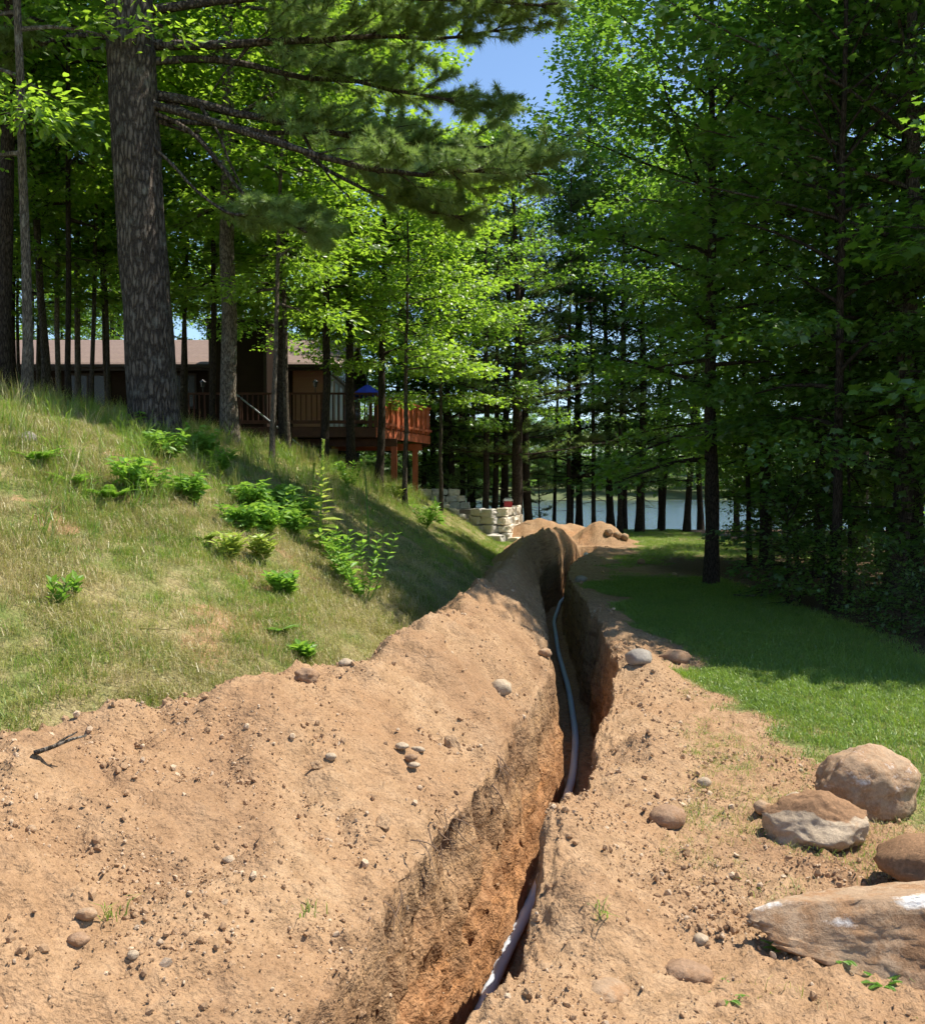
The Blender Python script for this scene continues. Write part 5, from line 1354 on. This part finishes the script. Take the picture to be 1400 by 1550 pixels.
# ------------------------------------------------------------------ weeds one can tell apart
def weed(px, py, label, kind, h, seed, mat='weed', cat='plant', name='weed', group=None, y1=60):
    x, y, z = pix_ground(px, py, 1.5, y1)
    rs = np.random.RandomState(seed)
    o = thing(name, label, cat, (x, y, z), float(rs.rand() * 6.28), group)
    st, lf = MB(), MB(); P, D, Nn, S = [], [], [], []
    def add(p, d, n, s): P.append(p); D.append(d); Nn.append(n); S.append(s)
    if kind in ('milkweed', 'shrub', 'patch'):
        ns = {'milkweed': 2, 'shrub': 9, 'patch': 34}[kind]
        for i in range(ns):
            az = rs.rand() * 6.28; sp = {'milkweed': 0.05, 'shrub': 0.20, 'patch': 0.36}[kind]
            hh = h * (rs.uniform(0.65, 1.0) if kind != 'patch' else rs.uniform(0.35, 1.15))
            if kind == 'patch': sp = 0.45 * rs.rand()
            q = curve_pts((0, 0, -0.03), (math.cos(az) * sp * 3.2, math.sin(az) * sp * 3.2, 1), hh * (1 + sp), 6, 0.5, rs, 0.06)
            st.tube(q, np.linspace(0.006, 0.003, 7), 5)
            npair = {'milkweed': 7, 'shrub': 10, 'patch': 5}[kind]
            for k in range(npair):
                t = (0.2 if kind != 'patch' else 0.5) + (0.8 if kind != 'patch' else 0.5) * (k + 0.5) / npair; u = t * 6; a = min(5, int(u)); p = q[a] + (q[a + 1] - q[a]) * (u - a)
                b0 = k * 1.57 + rs.normal(0, 0.3)
                for s in ((0, math.pi) if kind != 'patch' else (0, 2.1, 4.2)):
                    e = rs.uniform(0.55, 1.0) if kind == 'milkweed' else rs.uniform(0.2, 0.7) if kind != 'patch' else rs.uniform(-0.5, 0.5)
                    d = np.array([math.cos(b0 + s) * math.cos(e), math.sin(b0 + s) * math.cos(e), math.sin(e)])
                    add(p, d, np.array([0, 0, 1.0]) + rs.normal(0, 0.25 if kind != 'patch' else 0.5, 3), {'milkweed': 0.085, 'shrub': 0.10, 'patch': 0.10}[kind] * rs.uniform(0.7, 1.15))
    elif kind in ('mullein', 'dry'):
        q = curve_pts((0, 0, -0.03), (rs.normal(0, 0.04), rs.normal(0, 0.04), 1), h, 10, 0, rs, 0.015)
        st.tube(q, np.linspace(0.011, 0.006, 11), 7, True)
        if kind == 'mullein':
            for k in range(44):
                t = (k + 0.5) / 44; u = t * 0.8 * 10; a = min(9, int(u)); p = q[a] + (q[a + 1] - q[a]) * (u - a); az = k * 2.4
                e = 0.6 - 0.9 * (1 - t); d = np.array([math.cos(az) * math.cos(e), math.sin(az) * math.cos(e), math.sin(e)])
                add(p, d, np.array([0, 0, 1.0]) + rs.normal(0, 0.2, 3), (0.30 * (1 - t) ** 0.8 + 0.05) * rs.uniform(0.8, 1.1))
        m = 90
        for k in range(m):
            t = 0.6 + 0.4 * k / m; u = t * 10; a = min(9, int(u)); p = q[a] + (q[a + 1] - q[a]) * (u - a); az = k * 2.4
            add(p, np.array([math.cos(az), math.sin(az), 0.8]), rs.normal(0, 1, 3), 0.03)
    elif kind == 'fern':
        for i in range(9):
            az = i * 0.7 + rs.rand(); q = curve_pts((0, 0, -0.02), (math.cos(az) * 0.8, math.sin(az) * 0.8, 1), h * rs.uniform(0.7, 1.1), 7, -1.1, rs, 0.04)
            st.tube(q, np.linspace(0.004, 0.0015, 8), 4)
            for k in range(16):
                t = 0.2 + 0.8 * k / 16; u = t * 7; a = min(6, int(u)); p = q[a] + (q[a + 1] - q[a]) * (u - a); dd = unit(q[a + 1] - q[a]); sd = unit(np.cross(dd, [0, 0, 1.0]))
                for s in (-1, 1): add(p, sd * s + dd * 0.5, np.array([0, 0, 1.0]) + rs.normal(0, 0.15, 3), 0.10 * (1.1 - 0.8 * t) * h / 0.4)
    tpl = LEAFO
    st.build('stem', M['weed' if mat != 'grass_straw' else 'grass_straw'], o)
    leaves(lf, np.array(P), np.array(D), np.array(Nn), np.array(S), tpl, rs.rand(len(P)))
    lf.build('foliage', M[mat], o)
    return o
weed(88, 918, 'milkweed with stacked broad leaves alone on the open bank', 'milkweed', 0.30, 1)
weed(112, 900, 'short milkweed shoot touching the taller milkweed', 'milkweed', 0.16, 2)
weed(484, 838, 'tall pale yellow-green mullein stalk with drooping leaves', 'mullein', 1.25, 3, 'weed_yellow')
weed(474, 745, 'bare pale stalk standing just above the mullein', 'dry', 0.45, 4, 'weed_yellow')
weed(558, 830, 'dark dry flower stalk rising behind the leafy bush', 'dry', 1.15, 5, 'grass_olive')
weed(552, 915, 'leafy round-leaved bush at the foot of the bank', 'shrub', 0.72, 6)
weed(520, 880, 'leafy round-leaved bush beside the mullein', 'shrub', 0.6, 7)
weed(400, 812, 'dense patch of broad green leaves on the bank', 'patch', 0.34, 8)
weed(450, 790, 'dense patch of broad green leaves beside the mullein stalk', 'patch', 0.32, 9)
weed(375, 775, 'upper patch of broad green leaves under the pine', 'patch', 0.30, 10)
weed(345, 850, 'yellow-green bushy weed below the broad leaf patch', 'shrub', 0.26, 11, 'weed_yellow')
weed(430, 905, 'small upright weed with narrow leaves on bare bank soil', 'shrub', 0.24, 12)
weed(165, 755, 'ferny weed arching over the bank near the pine', 'fern', 0.40, 13)
weed(110, 735, 'ferny weed with broad fronds nearer the picture edge', 'fern', 0.30, 14)
weed(205, 745, 'pale leafed weed below the pine trunk', 'patch', 0.3, 15)
weed(300, 690, 'leafy weed at the foot of the big pine', 'patch', 0.35, 16)
weed(645, 800, 'tall narrow weed on the sunlit far slope', 'shrub', 0.5, 17)
weed(660, 790, 'slim weed stalk on the far slope near the stone wall', 'mullein', 0.6, 18)
weed(460, 1000, 'low bright weed at the top of the soil heap', 'shrub', 0.14, 19)
weed(420, 960, 'low ferny weed on a bare spot of the bank', 'fern', 0.2, 20)
for i, (px, py, kd, hh, mt, lb) in enumerate([
        (250, 700, 'patch', 0.30, 'weed', 'leafy weed right at the base of the pine trunk, lake side'), (330, 720, 'shrub', 0.34, 'weed', 'upright weed between the pine and the broad leaf patch'),
        (420, 770, 'patch', 0.30, 'weed', 'broad leaf weed in the middle of the green patch'), (365, 805, 'patch', 0.24, 'weed', 'low broad leaf weed at the lower end of the green patch'),
        (395, 850, 'shrub', 0.24, 'weed_yellow', 'yellowish weed just below the green patch'), (310, 820, 'fern', 0.26, 'weed_yellow', 'yellowish feathery weed left of the green patch'),
        (285, 760, 'patch', 0.26, 'weed', 'leafy weed on the bank below the pine'), (530, 740, 'shrub', 0.5, 'weed', 'tall leafy weed on the bank top before the deck'),
        (600, 760, 'shrub', 0.4, 'weed_yellow', 'yellow-green weed on the far slope below the deck'), (440, 810, 'patch', 0.28, 'weed', 'broad leaf weed nearest the mullein in the green patch'), (400, 785, 'patch', 0.34, 'weed', 'tallest broad leaf weed in the green patch'),
        (55, 700, 'fern', 0.35, 'weed', 'arching weed in the shade at the picture edge'), (225, 660, 'patch', 0.3, 'weed', 'leafy weed against the front of the pine trunk')]):
    weed(px, py, lb, kd, hh, 60 + i, mt)
for i, (px, py, lb) in enumerate([(1100, 1510, 'tiny grass sprig by the sunken greyish stone'), (1185, 1440, 'tiny weed in the shadow under the scraped boulder'), (1275, 1465, 'small weed under the middle of the scraped boulder'), (1335, 1490, 'little weed in front of the scraped boulder')]):
    weed(px, py, lb, 'fern', 0.09, 30 + i, y1=6)

# ------------------------------------------------------------------ grass, clods, far wood: uncountable stuff
HID = bpy.data.collections.new('scatter_sources')
def tuft(name, n, h, spread, bend, w, seed, mat):
    rs = np.random.RandomState(seed)
    p = np.concatenate([rs.normal(0, spread, (n, 2)), np.full((n, 1), -0.01)], 1)
    az = rs.rand(n) * 6.28; out = np.stack([np.cos(az), np.sin(az), np.zeros(n)], 1); sd = np.stack([-np.sin(az), np.cos(az), np.zeros(n)], 1)
    hh = (h * rs.uniform(0.45, 1.15, n))[:, None]; bb = (bend * rs.uniform(0.2, 1.3, n))[:, None]
    ww = w * rs.uniform(0.7, 1.2, n)[:, None]
    up = np.array([0, 0, 1.0])
    m = p + up * hh * 0.55 + out * hh * bb * 0.28; t = p + up * hh * (1 - 0.35 * bb) + out * hh * bb
    V = np.stack([p - sd * ww / 2, p + sd * ww / 2, m - sd * ww * 0.42, m + sd * ww * 0.42, t], 1)
    T = (np.array([(0, 1, 3), (0, 3, 2), (2, 3, 4)])[None] + (np.arange(n) * 5)[:, None, None]).reshape(-1, 3)
    me = mesh_np(name, V.reshape(-1, 3), T, None, False, attrs={'rnd': np.repeat(rs.rand(n), 5)})
    me.materials.append(M[mat])
    o = bpy.data.objects.new(name, me); HID.objects.link(o); return o

def clod_src(name, seed, mat, rough=0.25):
    P, T = rock_geom(seed, (1, 0.85, 0.7), 1, rough, 4, 0.7)
    P = P * np.random.RandomState(seed).uniform(0.6, 1.15, (len(P), 1))
    me = mesh_np(name, P, T, None, False, colors={'mark': np.zeros((len(P), 4))}); me.materials.append(M[mat])
    o = bpy.data.objects.new(name, me); HID.objects.link(o); return o

def scatter(name, label, cat, pts, rot, scl, idx, sources):
    me = bpy.data.meshes.new(name)
    n = len(pts)
    me.vertices.add(n); me.vertices.foreach_set('co', np.asarray(pts, np.float32).ravel())
    a = me.attributes.new('rot', 'FLOAT_VECTOR', 'POINT'); a.data.foreach_set('vector', np.asarray(rot, np.float32).ravel())
    a = me.attributes.new('scl', 'FLOAT', 'POINT'); a.data.foreach_set('value', np.asarray(scl, np.float32))
    a = me.attributes.new('idx', 'INT', 'POINT'); a.data.foreach_set('value', np.asarray(idx, np.int32))
    col = bpy.data.collections.new(name + '_sources')
    for i, s in enumerate(sources): col.objects.link(s)
    order = sorted(range(len(sources)), key=lambda i: sources[i].name)
    o = bpy.data.objects.new(name, me); COL.objects.link(o)
    tag(o, label, cat, kind='stuff')
    ng = bpy.data.node_groups.new(name + '_nodes', 'GeometryNodeTree')
    ng.interface.new_socket('Geometry', in_out='INPUT', socket_type='NodeSocketGeometry')
    ng.interface.new_socket('Geometry', in_out='OUTPUT', socket_type='NodeSocketGeometry')
    gi, go = ng.nodes.new('NodeGroupInput'), ng.nodes.new('NodeGroupOutput')
    ip = ng.nodes.new('GeometryNodeInstanceOnPoints'); ci = ng.nodes.new('GeometryNodeCollectionInfo')
    ci.inputs['Collection'].default_value = col; ci.inputs['Separate Children'].default_value = True; ci.inputs['Reset Children'].default_value = True
    def attr(nm, dt):
        k = ng.nodes.new('GeometryNodeInputNamedAttribute'); k.data_type = dt; k.inputs[0].default_value = nm; return k.outputs[0]
    er = ng.nodes.new('FunctionNodeEulerToRotation')
    ng.links.new(attr('rot', 'FLOAT_VECTOR'), er.inputs[0]); ng.links.new(er.outputs[0], ip.inputs['Rotation'])
    ng.links.new(attr('scl', 'FLOAT'), ip.inputs['Scale']); ng.links.new(attr('idx', 'INT'), ip.inputs['Instance Index'])
    ip.inputs['Pick Instance'].default_value = True
    ng.links.new(gi.outputs[0], ip.inputs['Points']); ng.links.new(ci.outputs[0], ip.inputs['Instance']); ng.links.new(ip.outputs[0], go.inputs[0])
    md = o.modifiers.new('scatter', 'NODES'); md.node_group = ng
    return o

def sample(n, x0, x1, y0, y1, dens, rs):
    x = rs.uniform(x0, x1, n); y = rs.uniform(y0, y1, n)
    keep = rs.rand(n) < dens(x, y)
    x, y = x[keep], y[keep]
    return x, y, H(x, y)
def in_view(x, y, m=0.35): return np.abs(x) < 0.52 * y + m
def dirtmask(x, y):
    z, d, sp, bank, inv = surf(x, y, False)
    return np.maximum(d, trench_in(x, y) > 0), bank, sp

rs = np.random.RandomState(100)
def put(name, label, cat, xyz, srcs, weights, smin, smax, tilt=0.15):
    x, y, z = xyz; n = len(x)
    rot = np.stack([rs.normal(0, tilt, n), rs.normal(0, tilt, n), rs.rand(n) * 6.28], 1)
    w = np.asarray(weights)
    if w.ndim == 1: idx = rs.choice(len(srcs), n, p=w / w.sum())
    else:
        c = np.cumsum(w / w.sum(1, keepdims=True), 1); idx = (rs.rand(n)[:, None] > c).sum(1)
    scatter(name, label, cat, np.stack([x, y, z], 1), rot, rs.uniform(smin, smax, n), idx, srcs)

# grass on the sunny bank: patchy, green and straw mixed
gs = [tuft('tuft_a', 24, 0.10, 0.05, 0.7, 0.004, 1, 'grass_green'), tuft('tuft_b', 24, 0.11, 0.05, 0.8, 0.004, 2, 'grass_olive'), tuft('tuft_c', 22, 0.10, 0.06, 1.1, 0.0035, 3, 'grass_straw'), tuft('tuft_d', 18, 0.06, 0.06, 1.0, 0.0035, 4, 'grass_olive')]
def d_bank(x, y):
    d, b, sp = dirtmask(x, y)
    n = fbm(x * 1.1, y * 1.1, 2.7, 4)
    return (d < 0.35) * (b > 0.12) * in_view(x, y, 1.0) * np.clip(0.42 + 1.2 * n + 0.3 * sst(8, 12, y), 0.2, 1) * np.clip(1.3 - y / 30, 0.35, 1)
x, y, z = [np.concatenate(t) for t in zip(sample(80000, -6, 1.0, 3.2, 11, d_bank, rs), sample(46000, -9, 1.6, 11, 31, d_bank, rs))]
lush = np.clip(0.08 + 0.9 * fbm(x * 0.6, y * 0.6, 8.1, 3) + 0.55 * sst(8, 13, y), 0.04, 1)
put('bank_grass', 'patchy green and straw coloured grass covering the bank', 'grass', (x, y, z), gs, np.stack([lush, 0.45 + 0 * x, 0.95 * (1 - lush), 0.6 * (1 - lush)], 1), 0.5, 1.1)
# long lush grass round the pine and along the top of the bank
gl = [tuft('long_a', 22, 0.38, 0.05, 0.75, 0.007, 5, 'grass_green'), tuft('long_b', 18, 0.48, 0.05, 0.6, 0.006, 6, 'grass_olive'), tuft('long_c', 16, 0.42, 0.06, 0.5, 0.004, 7, 'grass_straw')]
def d_long(x, y):
    d, b, sp = dirtmask(x, y)
    return np.clip((b - 1.15) / 0.5, 0, 1) * (d < 0.6) * in_view(x, y, 1.0) * np.clip(0.35 + 0.8 * fbm(x * 0.9, y * 0.9, 4.7, 3), 0, 1)
x, y, z = sample(16000, -13, 0.6, 6.5, 28, d_long, rs)
put('long_grass', 'tall shaded grass at the foot of the pine and along the bank top', 'grass', (x, y, z), gl, [0.6, 0.3, 0.15], 0.45, 1.1)
# lawn
gw = [tuft('lawn_a', 30, 0.055, 0.05, 0.8, 0.005, 8, 'grass_lawn'), tuft('lawn_b', 26, 0.075, 0.05, 0.9, 0.0045, 9, 'grass_lawn'), tuft('lawn_c', 20, 0.06, 0.05, 0.9, 0.004, 10, 'grass_olive')]
def d_lawn(x, y):
    d, b, sp = dirtmask(x, y)
    lit = sst(4.9, 4.2, x) + sst(21, 24, y) * (x < 9)
    return (b < 0.3) * np.clip(1 - 1.5 * d, 0, 1) * np.clip(lit, 0, 1) * in_view(x, y) * (x > RLIP(y) - 3) * np.clip(1.25 - y / 60, 0.4, 1) * np.clip(0.22 + 0.78 * sst(5.0, 6.8, y + 0.8 * pn(x * 1.5, y * 1.5, 2.0)), 0, 1)
x1, y1, z1 = sample(42000, 0.5, 5.2, 4.0, 17, d_lawn, rs)
x2, y2, z2 = sample(26000, -0.5, 10, 17, 40, d_lawn, rs)
put('lawn_grass', 'short green lawn grass right of the trench', 'grass', (np.r_[x1, x2], np.r_[y1, y2], np.r_[z1, z2]), gw, np.stack([0.5 + 0 * np.r_[y1, y2], 0.4 + 0 * np.r_[y1, y2], 0.12 + 0.5 * sst(7, 5, np.r_[y1, y2])], 1), 0.6, 1.2)
# sparse sprigs on the trampled soil
def d_sp(x, y):
    d, b, sp = dirtmask(x, y)
    return (sp < 0.1) * (b < 0.1) * (trench_in(x, y) < 0.01) * ((x - RLIP(y)) > 0.55) * np.clip(0.12 + 0.9 * fbm(x * 1.3, y * 1.3, 6.2, 3) + 0.5 * sst(1.3, 0.2, np.abs(x - 1.55) + 0.45 * np.abs(y - 5.0)), 0, 1) * in_view(x, y)
x, y, z = sample(9000, 0.4, 3.5, 2.6, 7.5, d_sp, rs)
put('sparse_grass', 'thin sprigs of grass in the trampled soil by the boulders', 'grass', (x, y, z), [gw[0], gw[1], gs[3]] if False else [tuft('sprig_a', 12, 0.05, 0.03, 0.9, 0.003, 11, 'grass_lawn'), tuft('sprig_b', 10, 0.06, 0.035, 0.9, 0.003, 12, 'grass_olive'), tuft('sprig_c', 12, 0.05, 0.04, 1.0, 0.003, 13, 'grass_straw')], [0.45, 0.4, 0.3], 0.5, 1.1)
# a few sprigs on the heap itself
for i, (px, py, lb) in enumerate([(466, 1385, 'grass clump thrown on the lower heap near the roots'), (170, 1398, 'grass sprig beside the blocky stone on the heap'), (905, 1390, 'small grass tuft on the trench lip'), (800, 1362, 'green sprig hanging over the trench edge')]):
    gx_, gy_, gz_ = pix_ground(px, py, 1.5, 8)
    t = tuft('grass_clump', 16, 0.08, 0.02, 1.1, 0.0045, 50 + i, 'grass_green')
    o = bpy.data.objects.new('grass_clump', t.data); COL.objects.link(o); o.location = (gx_, gy_, gz_); tag(o, lb, 'grass')
# clods and pebbles
cs = [clod_src('clod_a', 1, 'clod'), clod_src('clod_b', 2, 'clod'), clod_src('clod_c', 3, 'clod'), clod_src('pebble_d', 5, 'pebble', 0.1), clod_src('pebble_e', 6, 'pebble', 0.12)]
def d_clod(x, y):
    d, b, sp = dirtmask(x, y)
    return (d > 0.5) * in_view(x, y) * np.clip(0.25 + 0.9 * fbm(x * 1.7, y * 1.7, 3.9, 3), 0.04, 1) * np.clip(14.0 / (y * y) , 0.03, 1)
x, y, z = sample(620000, -3.2, 4.0, 2.0, 12, d_clod, rs)
n = len(x)
sz = 0.0055 * (1 - rs.rand(n)) ** (-0.40); sz = np.minimum(sz, 0.036) * (1 + y / 30) * np.where(rs.rand(n) < 0.5, 1.25, 0.9)
rot = rs.rand(n, 3) * 6.28
scatter('soil_clods', 'loose crumbs of dry soil and pebbles strewn over the heap', 'soil', np.stack([x, y, z + sz * 0.12], 1), rot, sz, rs.choice(5, n, p=[0.3, 0.28, 0.24, 0.1, 0.08]), cs)
# larger lumps of soil
M['lump'] = mat_rock('soil_lump', (0.36, 0.228, 0.128), (0.46, 0.305, 0.18), (0.32, 0.195, 0.107), 0.58, 3.0)
ls = []
for i in range(5):
    P, T = rock_geom(300 + i, (1, 0.8, 0.62), 3, 0.30, 7, 0.62)
    P = P * (1 + 0.10 * fbm(P[:, 0] * 9 + i, P[:, 1] * 9, P[:, 2] * 9, 3, 0.7)[:, None])
    me = mesh_np('lump_%d' % i, P, T, None, False, colors={'mark': np.zeros((len(P), 4))}); me.materials.append(M['lump'])
    o = bpy.data.objects.new('lump_%d' % i, me); HID.objects.link(o); ls.append(o)
def d_lump(x, y):
    d, b, sp = dirtmask(x, y); u = x - RLIP(y)
    rim = np.exp(-((-u - CREST(y)) / 0.22) ** 2) + 0.8 * np.exp(-((u - 0.25) / 0.25) ** 2) + 0.5 * np.exp(-((u + 0.65) / 0.12) ** 2)
    return (d > 0.5) * (trench_in(x, y) < 0.01) * in_view(x, y) * np.clip(-0.05 + 0.4 * fbm(x * 1.3, y * 1.3, 9.9, 3) + 0.35 * rim, 0, 1)
x, y, z = sample(3200, -3.2, 4.2, 2.2, 27, d_lump, rs)
n = len(x); sz = np.minimum(0.022 * (1 - rs.rand(n)) ** (-0.45), 0.11) * np.clip(0.8 + y / 18, 0.8, 2.0)
scatter('soil_lumps', 'dug lumps of soil lying along the heap crest and trench lip', 'soil', np.stack([x, y, z + sz * 0.08], 1), rs.rand(n, 3) * 6.28, sz, rs.choice(5, n), ls)
# wood on the far shore
fw = []
for i, kd in enumerate(('mapleA', 'mapleC', 'pineB')):
    o = bpy.data.objects.new('far_crown_%d' % i, TM[kd][1]); HID.objects.link(o); fw.append(o)
    o.material_slots[0].link = 'OBJECT'; o.material_slots[0].material = M['needle' if 'pine' in kd else 'leaf']
n = 460
x = rs.uniform(-170, 170, n); y = 215 + 40 * rs.rand(n) ** 1.5
z = np.interp(y, [209, 211, 214, 220, 235, 260], [-1.2, -0.5, 0.0, 1.0, 3, 8]) - 1.5
scatter('far_wood', 'distant green wood along the far lake shore', 'wood', np.stack([x, y, z], 1), np.stack([0 * x, 0 * x, rs.rand(n) * 6.28], 1), rs.uniform(1.1, 1.5, n), rs.choice(3, n, p=[0.45, 0.4, 0.15]), fw)
